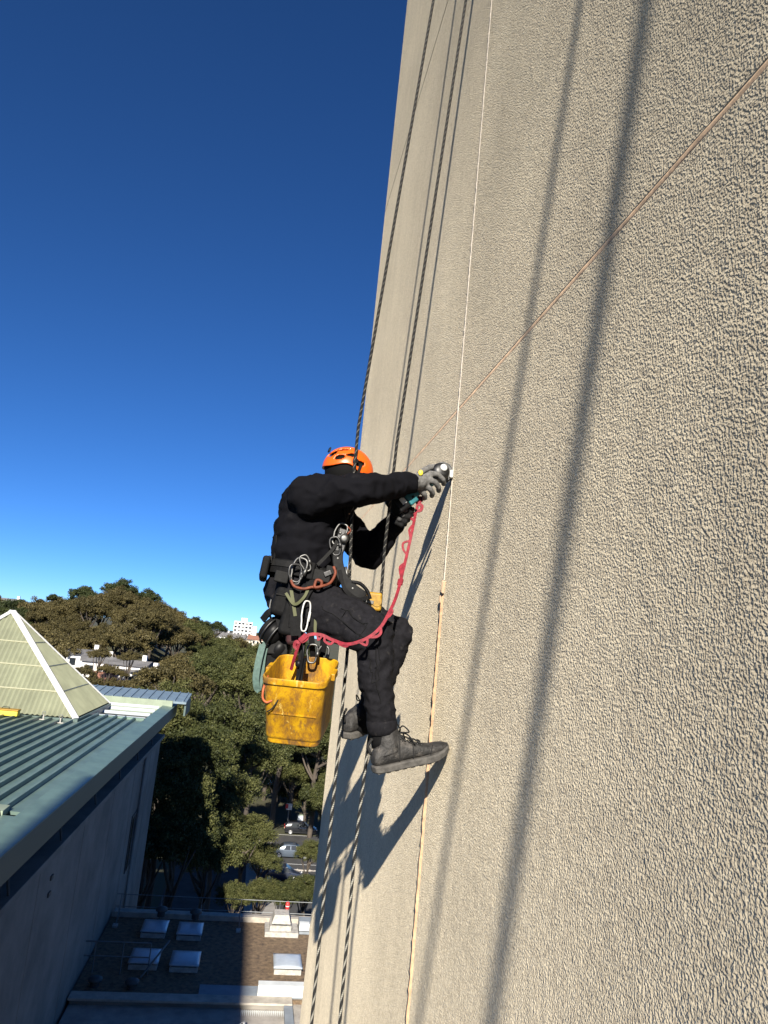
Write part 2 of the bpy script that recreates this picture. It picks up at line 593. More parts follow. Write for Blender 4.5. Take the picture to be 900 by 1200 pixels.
mat('house_roof', (.17, .165, .16), .7, var=(.6, .3))
mat('tile_roof', (.26, .12, .08), .8)
mat('car_black', (.012, .013, .016), .25, coat=.6)
mat('car_blue', (.10, .125, .16), .28, coat=.6, metal=.3)
mat('car_white', (.75, .75, .74), .3, coat=.4)
mat('car_navy', (.02, .025, .04), .28, coat=.5)
mat('tyre', (.02, .02, .02), .85)
mat('wheel_rim', (.60, .60, .60), .35, metal=.8)
mat('lamp_red', (.45, .02, .02), .25)
mat('lamp_clear', (.8, .8, .8), .15)
mat('number_plate', (.75, .70, .45), .5)


def leaf_material(name, dark, mid, light):
    m = bpy.data.materials.new(name); m.use_nodes = True
    nt = m.node_tree; L = nt.links.new; b = nt.nodes['Principled BSDF']
    b.inputs['Roughness'].default_value = .62
    b.inputs['Specular IOR Level'].default_value = .25
    at = nt.nodes.new('ShaderNodeAttribute'); at.attribute_name = 'tint'
    oi = nt.nodes.new('ShaderNodeObjectInfo')
    a = nt.nodes.new('ShaderNodeMath'); a.operation = 'MULTIPLY_ADD'
    L(oi.outputs['Random'], a.inputs[0]); a.inputs[1].default_value = .5; L(at.outputs['Fac'], a.inputs[2])
    s = nt.nodes.new('ShaderNodeMath'); s.operation = 'SUBTRACT'; s.inputs[1].default_value = .25
    L(a.outputs[0], s.inputs[0])
    r = nt.nodes.new('ShaderNodeValToRGB')
    e = r.color_ramp.elements
    e[0].position = 0; e[0].color = (*dark, 1); e[1].position = 1; e[1].color = (*light, 1)
    q = e.new(.5); q.color = (*mid, 1)
    L(s.outputs[0], r.inputs[0]); L(r.outputs[0], b.inputs['Base Color'])
    tr = nt.nodes.new('ShaderNodeBsdfTranslucent'); L(r.outputs[0], tr.inputs[0])
    mx = nt.nodes.new('ShaderNodeMixShader'); mx.inputs[0].default_value = .18
    L(b.outputs[0], mx.inputs[1]); L(tr.outputs[0], mx.inputs[2])
    L(mx.outputs[0], nt.nodes['Material Output'].inputs[0])
    MATS[name] = m


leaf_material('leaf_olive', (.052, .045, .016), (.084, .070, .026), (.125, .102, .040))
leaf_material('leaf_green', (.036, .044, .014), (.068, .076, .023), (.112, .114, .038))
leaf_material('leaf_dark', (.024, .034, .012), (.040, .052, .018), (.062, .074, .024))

# ================================================================== SETTING
# ---- terrain: street flat, wooded hill behind
A_S = [-.9, -.324, -.24, -.185, -.14, -.10, -.06, 0, .1, .6]
Z_S = [0, 1.0, 5.0, 9.2, 7.5, 1.2, -2.0, -4.0, -6, -6]


def sstep(a, b, x):
    t = min(1, max(0, (x - a) / (b - a))); return t * t * (3 - 2 * t)


def ground_z(x, y):
    if y < 60: return -H
    a = x / max(y, 1)
    top = np.interp(a, A_S, Z_S) * 1.0 - 13.0
    s = sstep(95, 250, y)
    z = -H + s * (top + H)
    if y > 255:
        z += (-16 - z) * sstep(255, 420, y)
        z += 13 * sstep(430, 900, y) * (.6 + .4 * math.sin(x * .006 + 1))
    return z


mb = MB()
ys = [-400, -150, -60, 0, 30, 60] + list(range(70, 300, 8)) + list(range(300, 460, 20)) + [500, 560, 640, 740, 900, 1200, 1700, 2600, 4000, 7000]
xs_ = [-4000, -2000, -900, -400] + list(range(-260, 261, 10)) + [400, 900, 2000, 4000]
for y in ys:
    for x in xs_:
        mb.v.append(V(x, y, ground_z(x, y)))
nx = len(xs_)
for j in range(len(ys) - 1):
    for i in range(nx - 1):
        mb.f.append((j * nx + i, j * nx + i + 1, (j + 1) * nx + i + 1, (j + 1) * nx + i))
tag(build('ground', mb, 'ground_earth', smooth=True, loc=(0, 0, -H)), kind='structure')

# street with kerbs and footpath seen through the gap in the trees
tag(build('road', MB().bb((-6, 60, -H + .02), (16, 114, -H + .03)), 'asphalt'), kind='structure')
tag(build('kerb', MB().bb((4.4, 62, -H + .03), (4.6, 112, -H + .17)), 'footpath', bevel=.02), kind='structure')
tag(build('pavement', MB().bb((1.6, 62, -H + .03), (4.4, 112, -H + .14)), 'footpath'), kind='structure')
for k, yy in enumerate((82.6, 88.4, 94.6, 100.6)):
    tag(build('road_marking', MB().bb((5.0, yy, -H + .034), (9.6, yy + .12, -H + .038)), 'hip_white'), kind='structure')

# ================================================================== TOWER BUILDING (the wall)
WX = .85
tower = thing('tower_building', 'tall tower wall with coarse cream textured render filling the right of the picture', 'building', (6, -4, -H))
Yj, Z1, Z2 = 3.53, 1.205, 5.05
JW = .0085; JV = .005
cols = [(-16.0, Yj - JV), (Yj + JV, 8.05)]
rows = [(-H, Z1 - JW), (Z1 + JW, Z2 - JW), (Z2 + JW, 9.0)]
for (y0, y1) in cols:
    for (z0, z1) in rows:
        build('wall_panel', MB().bb((WX, y0, z0), (WX + .12, y1, z1)), 'render_coat', tower, bevel=.004)
build('core_wall', MB().bb((WX + .03, -15.97, -H + .01), (14, 8.02, 8.9)), 'joint_dark', tower)
build('parapet_coping', MB().bb((WX - .05, -16.1, 9.0), (14, 8.1, 9.15)), 'concrete', tower, bevel=.01)


def bead(name, a, b, hw, proud, m, seed, ragged=.3, depth=.012, flat=False):
    """hand-tooled sealant bead along a joint in the wall"""
    a = Vector(a); b = Vector(b); n = max(8, int((b - a).length / .02))
    d = (b - a).normalized(); out = V(-1, 0, 0); side = d.cross(out)
    q = MB(); vs = []; fs = []; prof = [(-1, 0), (-.7, .6), (-.2, 1), (.35, .9), (.8, .5), (1, 0)]
    for i in range(n + 1):
        c = a.lerp(b, i / n)
        k = 1 + ragged * noise.noise(V(seed, i * .31, 0)) + ragged * .6 * noise.noise(V(seed + 9, i * 1.3, 0))
        w = .25 * hw * noise.noise(V(seed + 4, i * .12, 2))
        pr = proud * (1 + .5 * noise.noise(V(seed + 2, i * .7, 1)))
        if flat: prof = [(-1, .2), (-.85, .9), (-.3, 1), (.3, 1), (.85, .9), (1, .2)]
        for s_, h_ in prof:
            vs.append(c + side * (s_ * hw * k + w) + out * (h_ * (pr + depth) - depth))
    m_ = len(prof)
    for i in range(n):
        for k in range(m_ - 1):
            fs.append((i * m_ + k, i * m_ + k + 1, (i + 1) * m_ + k + 1, (i + 1) * m_ + k))
    q.add(vs, fs)
    return build(name, q, m, tower, smooth=True)


bead('joint_sealant', (WX, -2, Z1), (WX, Yj - .02, Z1), .0130, -.0010, 'sealant_tan', 1.3, .25, .006, True)
bead('joint_sealant', (WX, Yj + .02, Z1), (WX, 8.05, Z1), .0130, -.0010, 'sealant_tan', 3.1, .25, .006, True)
bead('joint_sealant', (WX, Yj + .02, Z2), (WX, 8.05, Z2), .008, .001, 'joint_dark', 4.1, .3)
bead('joint_sealant', (WX, -2, Z2), (WX, Yj - .02, Z2), .008, .001, 'sealant_tan', 5.1, .3)
bead('joint_sealant', (WX, Yj, .335), (WX, Yj, 9.0), .010, .0040, 'sealant_white', 6.7, .45)
bead('joint_sealant', (WX, Yj, -8), (WX, Yj, .33), .019, .0095, 'sealant_orange', 8.2, .35)
q = MB()
q.box((WX - .008, Yj - .02, .30), (.012, .035, .06), Matrix.Rotation(.2, 3, 'X')); q.box((WX - .008, Yj + .012, .24), (.010, .022, .04), Matrix.Rotation(-.3, 3, 'X'))
build('torn_sealant', q, 'sealant_tan', tower, bevel=.004)

# unseen block added behind the camera, raked along the sun to shade the roof
nb = thing('rear_shade_block', 'unseen raking concrete block added behind the camera to shade the low flat roof', 'building', (-3, -19.5, -H))
sec = [(-10.92, 14.9), (-7.85, 14.9), (-1.50, -4.9), (-1.50, -H), (-4.30, -H), (-4.30, -4.9)]
vs = [V(x, y, z) for y in (-27, -12) for x, z in sec]
build('wall', MB().add(vs, [(5, 4, 3, 2, 1, 0), (6, 7, 8, 9, 10, 11)] + [(i, (i + 1) % 6, (i + 1) % 6 + 6, i + 6) for i in range(6)]), 'concrete', nb)
build('coping', MB().bb((-10.88, -27.05, 14.9), (-7.86, -11.95, 14.96)), 'coping_cream', nb)

# ================================================================== LEFT BUILDING (green metal roof + pyramid)
LB = thing('metal_roofed_building', 'grey walled building with green ribbed metal roof beneath a cream pyramid skylight', 'building', (-12, 28, -H))
wX = -5.0; FX = -4.42; FZ = -4.80; YE = 47.0; YN = 6.0
build('wall', MB().bb((-19, YN, -H), (wX, YE, -6.55)), 'building_grey', LB)
for k in range(7):
    yy = 12 + k * 5.2
    build('wall_joint', MB().bb((wX, yy, -H), (wX + .008, yy + .025, -6.6)), 'building_grey', LB)
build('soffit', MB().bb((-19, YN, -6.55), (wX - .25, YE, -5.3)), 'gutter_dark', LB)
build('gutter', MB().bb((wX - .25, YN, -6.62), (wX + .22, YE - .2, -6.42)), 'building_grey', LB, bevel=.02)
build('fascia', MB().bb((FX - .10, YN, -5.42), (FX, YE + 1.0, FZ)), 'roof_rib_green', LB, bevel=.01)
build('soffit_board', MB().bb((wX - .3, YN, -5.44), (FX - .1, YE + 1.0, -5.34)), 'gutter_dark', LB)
for k in range(8):
    yy = 10 + k * 4.6
    q = MB(); q.tube([V(wX - .1, yy, -5.42), V(wX + .12, yy, -6.5)], .03, 6)
    build('eave_bracket', q, 'gutter_dark', LB)
build('edge_flashing', MB().add([V(FX, YN, FZ), V(FX - .62, YN, FZ + .06), V(FX - .62, YE + 1, FZ + .06), V(FX, YE + 1, FZ),
                                 V(FX, YN, FZ + .035), V(FX - .62, YN, FZ + .1), V(FX - .62, YE + 1, FZ + .1), V(FX, YE + 1, FZ + .035)],
                                [(0, 1, 2, 3), (4, 7, 6, 5), (0, 4, 5, 1), (3, 2, 6, 7), (0, 3, 7, 4), (1, 5, 6, 2)]), 'flashing_green', LB)
RSL = .045                     # roof pitch across X


def rz(x): return FZ + .04 - (x - (FX - .6)) * RSL


def sheet(y0, y1, x0, x1, nm, m):
    return build(nm, MB().add([V(x1, y0, rz(x1)), V(x0, y0, rz(x0)), V(x0, y1, rz(x0)), V(x1, y1, rz(x1)),
                               V(x1, y0, rz(x1) - .08), V(x0, y0, rz(x0) - .08), V(x0, y1, rz(x0) - .08), V(x1, y1, rz(x1) - .08)],
                              [(0, 1, 2, 3), (7, 6, 5, 4), (0, 4, 5, 1), (1, 5, 6, 2), (2, 6, 7, 3), (3, 7, 4, 0)]), m, LB)


YF = 38.6                      # far end of the ribbed roof (front of the white louvred well)
YS = 19.6                      # pale cross flashing
sheet(YN, YS - .2, -19, FX - .6, 'roof_sheet', 'roof_green')
sheet(YS + .2, YF, -19, FX - .6, 'roof_sheet', 'roof_green')
q = MB(); q.bb((-19, YS - .26, rz(-12) - .2), (FX - .9, YS + .26, rz(-12) - .19))
build('cross_flashing', MB().add([V(FX - .95, YS - .25, rz(FX - .95) + .10), V(-19, YS - .25, rz(-19) + .10), V(-19, YS + .25, rz(-19) + .12), V(FX - .95, YS + .25, rz(FX - .95) + .12),
                                  V(FX - .95, YS - .25, rz(FX - .95) - .05), V(-19, YS - .25, rz(-19) - .05), V(-19, YS + .25, rz(-19) - .05), V(FX - .95, YS + .25, rz(FX - .95) - .05)],
                                 [(0, 1, 2, 3), (7, 6, 5, 4), (0, 4, 5, 1), (1, 5, 6, 2), (2, 6, 7, 3), (3, 7, 4, 0)]), 'flashing_pale', LB)
x = FX - 1.05
rib_mesh = {}
while x > -15.5:
    for (y0, y1) in ((YN, YS - .26), (YS + .26, YF if x > -7.3 else 35.3)):
        z = rz(x)
        q = MB().add([V(x - .05, y0, z), V(x + .05, y0, z), V(x + .035, y0, z + .12), V(x - .035, y0, z + .12),
                      V(x - .05, y1, z), V(x + .05, y1, z), V(x + .035, y1, z + .12), V(x - .035, y1, z + .12)],
                     [(0, 1, 2, 3), (7, 6, 5, 4), (0, 4, 5, 1), (1, 5, 6, 2), (2, 6, 7, 3), (3, 7, 4, 0)])
        build('roof_rib', q, 'roof_green', LB)
    x -= .43
# pyramid skylight
pw = 8.5; px1 = -7.6; py0 = 35.7; pz = -4.52; ph = 4.32
cx, cy = px1 - 4.5, py0 + 3.65
apex = V(cx, cy, pz + ph)
pyr = build('pyramid_base', MB().bb((cx - 4.65, cy - 3.8, pz - .35), (cx + 4.65, cy + 3.8, pz - .02)), 'roof_rib_green', LB)
hw = pw / 2


SXP, SYP = 9.0 / 8.5, 7.3 / 8.5


def PT(p): return V(p.x * SXP, p.y * SYP, p.z) + V(cx, cy, pz)


def pyr_face(ang, t0, t1, name, m, step=.10, amp=.075):
    R = Matrix.Rotation(ang, 3, 'Z'); q = MB(); vs = []; fs = []
    n = int(pw / step)
    prev = None
    nrm = V(0, -ph, hw).normalized()
    for i in range(n + 1):
        u = -hw + pw * i / n
        tm = 1 - abs(u) / hw
        b0, b1 = t0, min(t1, tm)
        if b1 <= b0 + 1e-4: prev = None; continue
        o = amp * (.5 + .5 * math.cos(i * math.pi)) if True else 0
        row = []
        for t in (b0, b1):
            p = V(u, -hw * (1 - t), ph * t) + nrm * o
            vs.append(PT(R @ p)); row.append(len(vs) - 1)
        if prev: fs.append((prev[0], row[0], row[1], prev[1]))
        prev = row
    q.add(vs, fs)
    return build(name, q, m, pyr)


for a in (0, math.pi / 2, math.pi, -math.pi / 2):
    for t0, t1 in ((0, .22), (.226, .45), (.456, .68), (.686, 1.0)):
        pyr_face(a, t0, t1, 'corrugated_sheet', 'pyramid_cream')
    R = Matrix.Rotation(a, 3, 'Z')
    for t in (.223, .453, .683):
        w = hw * (1 - t)
        q = MB(); q.tube([PT(R @ V(-w, -w - .035, ph * t + .035)), PT(R @ V(w, -w - .035, ph * t + .035))], .035, 6)
        build('lap_strip', q, 'pyramid_lap', pyr)
    q = MB()
    d0 = PT(R @ V(hw + .05, -hw - .05, .0)); d1 = apex + V(0, 0, .08)
    q.strap([d0, d1], .30, .08, [R @ V(.6, -.6, 1), R @ V(.6, -.6, 1)])
    build('hip_capping', q, 'hip_white', pyr, bevel=.02)
# far louvred well, frame and blue-grey far strip
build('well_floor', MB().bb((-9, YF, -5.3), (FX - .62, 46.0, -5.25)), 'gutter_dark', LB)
for k in range(4):
    yy = YF + .55 + k * 1.75
    q = MB(); R = Matrix.Rotation(math.radians(28), 3, 'X')
    q.box((-6.75, yy + .3, -4.78 + .02 * k), (3.3, .24, .03), R)
    build('louvre_blade', q, 'louvre_white', LB)
build('well_kerb', MB().bb((-7.3, YF - .05, -5.0), (FX - .6, YF + .12, rz(-6) + .08)), 'flashing_green', LB)
build('far_flashing', MB().bb((-10.5, 45.9, -5.2), (FX - .1, 46.2, -4.42)), 'flashing_pale', LB)
build('far_roof', MB().add([V(-16, 46.0, -4.40), V(-3.75, 46.0, -4.44), V(-3.75, 49.2, -4.18), V(-16, 49.2, -4.14),
                            V(-16, 46.0, -4.52), V(-3.75, 46.0, -4.56), V(-3.75, 49.2, -4.3), V(-16, 49.2, -4.26)],
                           [(0, 1, 2, 3), (7, 6, 5, 4), (0, 4, 5, 1), (1, 5, 6, 2), (2, 6, 7, 3), (3, 7, 4, 0)]), 'roof_blue_grey', LB)
for k in range(22):
    x = -3.95 - k * .5
    q = MB(); q.strap([V(x, 46.0, -4.42), V(x, 49.2, -4.16)], .06, .09, V(0, 0, 1))
    build('roof_rib', q, 'roof_blue_grey', LB)
build('far_fascia', MB().bb((-3.85, 46.2, -5.25), (-3.75, 49.2, -4.5)), 'roof_rib_green', LB)
# wall openings
for (x, y, w, h) in ((153, 985, 1.6, 2.6),):
    c = PX(x, y, wX)
    fr = build('window', MB().bb((wX + .002, c.y - w / 2, c.z - h / 2), (wX + .05, c.y + w / 2, c.z + h / 2)), 'gutter_dark', LB)
    build('pane', MB().bb((wX + .05, c.y - w / 2 + .1, c.z - h / 2 + .1), (wX + .06, c.y + w / 2 - .1, c.z + h / 2 - .1)), 'glass_dark', fr)
for yy in (0, .45):
    c = PX(60, 1028, wX)
    build('wall_vent', MB().bb((wX, c.y - .12, c.z - yy - .06), (wX + .04, c.y + .12, c.z - yy + .06)), 'gutter_dark', LB)
q = MB(); q.tube([V(wX + .09, 40.5, -6.5), V(wX + .09, 40.5, -H)], .06, 8)
build('downpipe', q, 'building_grey', LB, smooth=True)
# roof anchors and yellow item by the pyramid
for (x, y) in ((50, 846), (70, 849)):
    c = PZ(x, y, -4.66)
    t = thing('roof_anchor', 'small pale fall-arrest anchor on the green roof, ' + ('nearer the pyramid hip' if x > 60 else 'further from the white hip'), 'anchor', (c.x, c.y, rz(c.x)))
    q = MB(); q.box((c.x, c.y, rz(c.x) + .04), (.5, .12, .03)); build('base_plate', q, 'kerb_white', t)
    q = MB(); q.tube([V(c.x, c.y, rz(c.x) + .05), V(c.x, c.y, rz(c.x) + .24)], .03, 8); build('post', q, 'kerb_white', t)
    q = MB(); q.tube([V(c.x + .07 * math.cos(a), c.y, rz(c.x) + .3 + .07 * math.sin(a)) for a in np.linspace(0, 6.0, 12)], .015, 6); build('eye', q, 'galvanised', t, smooth=True)
c = PZ(8, 838, -4.5)
t = thing('yellow_toolbox', 'low yellow case lying at the foot of the pyramid', 'case', (c.x, c.y - .3, rz(c.x) + .02))
build('case_body', MB().box((c.x, c.y - .3, rz(c.x) + .16), (1.1, .4, .2)), 'yellow_label', t, bevel=.03)
build('case_lid', MB().box((c.x, c.y - .3, rz(c.x) + .30), (1.14, .44, .07)), 'tape_yellow', t, bevel=.02)
build('case_handle', MB().tube([V(c.x - .15, c.y - .3, rz(c.x) + .34), V(c.x - .12, c.y - .3, rz(c.x) + .4), V(c.x + .12, c.y - .3, rz(c.x) + .4), V(c.x + .15, c.y - .3, rz(c.x) + .34)], .015, 6), 'plastic_black', t)

# ================================================================== LOW FLAT-ROOFED BUILDING
LZ = -13.0
LO = thing('flat_roofed_building', 'low building with brown gravel flat roof between the tower and the grey wall', 'building', (3, 30, -H))
build('wall', MB().bb((-4.9, 14, -H), (13, 37.5, LZ - .12)), 'concrete', LO)
build('gravel_deck', MB().bb((-4.95, 29.6, LZ - .12), (13, 36.9, LZ)), 'gravel_brown', LO)
build('far_parapet', MB().bb((-4.9, 36.9, LZ - .2), (13, 37.35, LZ + .22)), 'coping_cream', LO, bevel=.015)
build('near_parapet', MB().bb((-4.9, 29.2, LZ - 1.4), (2.7, 29.6, LZ + .02)), 'building_grey', LO)
build('near_coping', MB().bb((-4.95, 29.12, LZ + .02), (2.75, 29.68, LZ + .10)), 'coping_cream', LO, bevel=.01)
build('side_parapet', MB().bb((2.45, 22, LZ - 1.4), (2.75, 29.1, LZ + .06)), 'membrane_grey', LO)
build('membrane_strip', MB().bb((-.6, 29.72, LZ + .004), (4.6, 30.6, LZ + .03)), 'membrane_grey', LO)
build('roof_box', MB().bb((1.5, 29.75, LZ + .03), (3.5, 30.15, LZ + .42)), 'sheet_white', LO, bevel=.02)
build('roof_hatch', MB().bb((3.45, 29.0, LZ - .2), (4.3, 30.0, LZ + .5)), 'kerb_white', LO, bevel=.02)
build('lower_deck', MB().bb((-4.9, 14, LZ - 1.55), (13, 29.2, LZ - 1.45)), 'membrane_grey', LO)
# corrugated awning lit by the sun, lower right of the low roof
q = MB(); vs = []; fs = []
n = 44
for i in range(n + 1):
    x = .95 + 1.5 * i / n
    dz = .035 * (.5 + .5 * math.cos(math.pi * i))
    vs += [V(x, 24.0, LZ - .55 + dz), V(x, 29.05, LZ - .12 + dz)]
for i in range(n): fs.append((2 * i, 2 * i + 2, 2 * i + 3, 2 * i + 1))
build('corrugated_awning', q.add(vs, fs), 'sheet_white', LO, solid=.01)
q = MB(); q.tube([V(.85, 27.6, LZ - .5), V(.85, 27.6, LZ + .1), V(1.05, 27.6, LZ + .2), V(1.12, 27.6, LZ - .1)], .05, 8)
build('vent_pipe', q, 'hip_white', LO, smooth=True)
lf = build('louvre_frame', MB().bb((-3.4, 26.9, LZ - 1.45), (.7, 28.4, LZ - .22)), 'gutter_dark', LO)
for k in range(5):
    build('louvre_slat', MB().box((-1.35, 28.1 - k * .2, LZ - .19), (3.9, .09, .05)), 'louvre_white', lf)
for k in range(4):
    build('louvre_mullion', MB().bb((-3.35 + k * 1.3, 27.1, LZ - .2), (-3.29 + k * 1.3, 28.3, LZ - .15)), 'gutter_dark', lf)

# skylights on the gravel roof
SKY = [((179, 1096), 1.0, 'far row, nearest the grey wall'), ((221, 1099), 1.0, 'far row, nearer the sunlit strip'),
       ((167, 1133), 1.06, 'behind the dark handrail'), ((215, 1136), 1.06, 'near row, shaded, beside the shadow edge'), ((337, 1139), 1.06, 'the only sunlit one')]
for i, ((x, y), w, txt) in enumerate(SKY):
    c = PZ(x, y, LZ + .1)
    t = thing('skylight', 'square domed skylight on the gravel roof, ' + txt, 'skylight', (c.x, c.y, LZ), 'skylights on the flat roof')
    build('kerb_frame', MB().bb((c.x - w / 2, c.y - .05, LZ), (c.x + w / 2, c.y + 1.25, LZ + .18)), 'kerb_white', t, bevel=.01)
    build('frame_gap', MB().bb((c.x - w / 2 + .06, c.y + .0, LZ + .18), (c.x + w / 2 - .06, c.y + 1.2, LZ + .26)), 'gutter_dark', t)
    q = MB(); vs = []; fs = []
    nn = 8
    for a in range(nn + 1):
        for b in range(nn + 1):
            u, v = a / nn, b / nn
            hgt = .07 * (math.sin(math.pi * u) * math.sin(math.pi * v)) ** .5
            vs.append(V(c.x - w / 2 - .03 + (w + .06) * u, c.y - .08 + 1.35 * v, LZ + .27 + hgt))
    for a in range(nn):
        for b in range(nn): fs.append((a * 9 + b, (a + 1) * 9 + b, (a + 1) * 9 + b + 1, a * 9 + b + 1))
    build('dome', q.add(vs, fs), 'skylight_white', t, smooth=True, solid=.04)
    if i < 2:
        build('vent_cowl', MB().lathe([(.16, 0), (.16, .2), (.26, .24), (.24, .34), (.05, .42)], 14, (c.x + .12, c.y + 1.3, LZ + .4)), 'gutter_dark', t, smooth=True)
c = PZ(330, 1098, LZ)
t = thing('roof_exhaust_fan', 'pale square exhaust fan housing with stepped base, in the sun by the parapet', 'vent', (c.x, c.y + .4, LZ))
build('base_plinth', MB().bb((c.x - .75, c.y - .1, LZ), (c.x + .72, c.y + 1.1, LZ + .2)), 'kerb_white', t, bevel=.02)
build('plinth_step', MB().bb((c.x - .55, c.y + .05, LZ + .2), (c.x + .4, c.y + 1.0, LZ + .42)), 'kerb_white', t, bevel=.02)
build('hood', MB().add([V(c.x - .5, c.y, LZ + .5), V(c.x + .35, c.y, LZ + .5), V(c.x + .35, c.y + .95, LZ + .5), V(c.x - .5, c.y + .95, LZ + .5),
                        V(c.x - .4, c.y + .1, LZ + .85), V(c.x + .25, c.y + .1, LZ + .85), V(c.x + .25, c.y + .85, LZ + .85), V(c.x - .4, c.y + .85, LZ + .85)],
                       [(3, 2, 1, 0), (4, 5, 6, 7), (0, 1, 5, 4), (1, 2, 6, 5), (2, 3, 7, 6), (3, 0, 4, 7)]), 'kerb_white', t, bevel=.03)
build('neck', MB().bb((c.x - .35, c.y + .1, LZ + .42), (c.x + .2, c.y + .85, LZ + .5)), 'gutter_dark', t)
t = thing('duct_cover', 'flat grey metal duct cover beside the exhaust fan', 'duct', (c.x + 1.7, c.y + .6, LZ))
build('duct_box', MB().bb((c.x + .78, c.y + .35, LZ), (c.x + 2.9, c.y + 1.5, LZ + .35)), 'membrane_grey', t, bevel=.02)
build('duct_flange', MB().bb((c.x + .75, c.y + .2, LZ + .2), (c.x + 1.2, c.y + .5, LZ + .5)), 'sheet_white', t, bevel=.02)
# red hazard post
c2 = PZ(334, 1088, LZ)
t = thing('red_beacon', 'small red marker on two thin legs by the roof railing', 'marker', (c2.x, c2.y, LZ))
q = MB(); q.tube([V(c2.x - .08, c2.y, LZ), V(c2.x - .02, c2.y, LZ + .8)], .018, 6); build('leg', q, 'galvanised', t)
q = MB(); q.tube([V(c2.x + .1, c2.y, LZ), V(c2.x + .03, c2.y, LZ + .8)], .018, 6); build('leg', q, 'galvanised', t)
q = MB(); q.lathe([(.05, 0), (.09, .03), (.09, .24), (.07, .30), (.03, .32)], 12, (c2.x, c2.y, LZ + .8)); build('red_head', q, 'red_paint', t, smooth=True)
build('white_band', MB().lathe([(.093, 0), (.093, .035)], 12, (c2.x, c2.y, LZ + .93)), 'hip_white', t)
# railing
t = thing('roof_railing', 'thin galvanised guard railing along the far parapet of the gravel roof', 'railing', (3, 36.6, LZ))
for k in range(10):
    x = -4.6 + k * 1.75
    q = MB(); q.tube([V(x, 36.6, LZ), V(x, 36.6, LZ + 1.05)], .017, 6); build('post', q, 'galvanised', t)
    q = MB(); q.tube([V(x, 36.6, LZ + .75), V(x + .02, 35.8, LZ + .03)], .016, 6); build('brace', q, 'galvanised', t)
    build('foot', MB().box((x, 35.8, LZ + .04), (.2, .3, .08)), 'kerb_white', t)
for z in (.55, 1.05):
    q = MB(); q.tube([V(-4.8, 36.6, LZ + z), V(13, 36.6, LZ + z)], .016, 6); build('rail', q, 'galvanised', t)
# access ladder rails and pipes in the shade
t = thing('roof_handrail', 'short dark handrail in the shade against the grey wall', 'railing', (-4, 31.5, LZ))
for z in (.6, 1.1):
    q = MB(); q.tube([V(-5.0 + .02, 31.3, LZ + z), V(-2.6, 31.3, LZ + z)], .025, 6); build('rail', q, 'galvanised', t)
for x in (-4.6, -3.6, -2.6):
    q = MB(); q.tube([V(x, 31.3, LZ), V(x, 31.3, LZ + 1.1)], .025, 6); build('post', q, 'galvanised', t)
for (x, y, lab) in ((-4.3, 30.3, 'beside the grey wall'), (-3.0, 30.2, 'under the dark handrail end')):
    t = thing('turbine_vent', 'small round dark roof ventilator ' + lab, 'vent', (x, y, LZ))
    build('neck', MB().lathe([(.16, 0), (.16, .12)], 12, (x, y, LZ)), 'gutter_dark', t)
    build('rotor', MB().lathe([(.17, 0), (.25, .06), (.25, .14), (.12, .2)], 14, (x, y, LZ + .12)), 'gutter_dark', t, smooth=True)
q = MB(); q.tube([V(-2.8, 30.9, LZ + .06), V(-2.3, 32.0, LZ + .5), V(-2.0, 32.2, LZ + .9)], .04, 6)
tag(build('conduit_pipe', q, 'galvanised', smooth=True), 'bent grey conduit rising over the near shaded skylights', 'pipe')

# ================================================================== TREES
def crown_mesh(name, seed, clumps, leaves, leaf, flat=.8, spread=1.0, lobes=5):
    r = np.random.default_rng(seed)
    # a few big boughs, each carrying clumps, each clump a ball of leaf-sized faces
    bough = []
    for k in range(lobes):
        a = 2 * math.pi * (k + r.random() * .7) / lobes
        rad = .45 + .2 * r.random()
        bough.append((rad * math.cos(a), rad * math.sin(a), -.15 + .45 * r.random()))
    bough.append((0.1 * r.normal(), .1 * r.normal(), .42)); bough.append((.2 * r.normal(), .2 * r.normal(), .1))
    cs, rs, tn = [], [], []
    for k in range(clumps):
        b = np.array(bough[k % len(bough)])
        d = r.normal(size=3); d /= np.linalg.norm(d)
        if d[2] < -.6: d[2] *= -.5
        cc = b + d * np.array([.42, .42, .34]) * (.55 + .5 * r.random()) * spread
        cc[2] *= flat
        cs.append(cc); rs.append(.11 + .13 * r.random()); tn.append(r.random())
    cs = np.array(cs); rs = np.array(rs); tn = np.array(tn)
    idx = np.repeat(np.arange(clumps), leaves)
    n = len(idx)
    d = r.normal(size=(n, 3)); d /= np.linalg.norm(d, axis=1)[:, None]
    d[:, 2] *= .75
    rad = r.random(n) ** .45
    pos = cs[idx] + d * (rs[idx] * rad)[:, None]
    nrm = d * .8 + r.normal(size=(n, 3)) * .55 + np.array([0, 0, .25]); nrm /= np.linalg.norm(nrm, axis=1)[:, None]
    t = np.cross(nrm, r.normal(size=(n, 3))); t /= np.linalg.norm(t, axis=1)[:, None]
    b = np.cross(nrm, t)
    L = leaf * (.45 + 1.1 * r.random(n) ** 1.5)[:, None]
    q = np.stack([pos - t * L, pos - b * L * .55, pos + t * L, pos + b * L * .55], 1).reshape(-1, 3)
    me = bpy.data.meshes.new(name)
    me.vertices.add(4 * n); me.vertices.foreach_set('co', q.ravel().astype(np.float32))
    me.loops.add(4 * n); me.loops.foreach_set('vertex_index', np.arange(4 * n, dtype=np.int32))
    me.polygons.add(n); me.polygons.foreach_set('loop_start', np.arange(0, 4 * n, 4, dtype=np.int32))
    me.polygons.foreach_set('loop_total', np.full(n, 4, dtype=np.int32))
    at = me.attributes.new('tint', 'FLOAT', 'FACE')
    at.data.foreach_set('value', np.clip(tn[idx] * .75 + .12 + .22 * r.normal(size=n), 0, 1).astype(np.float32))
    me.update(calc_edges=True)
    return me, bough


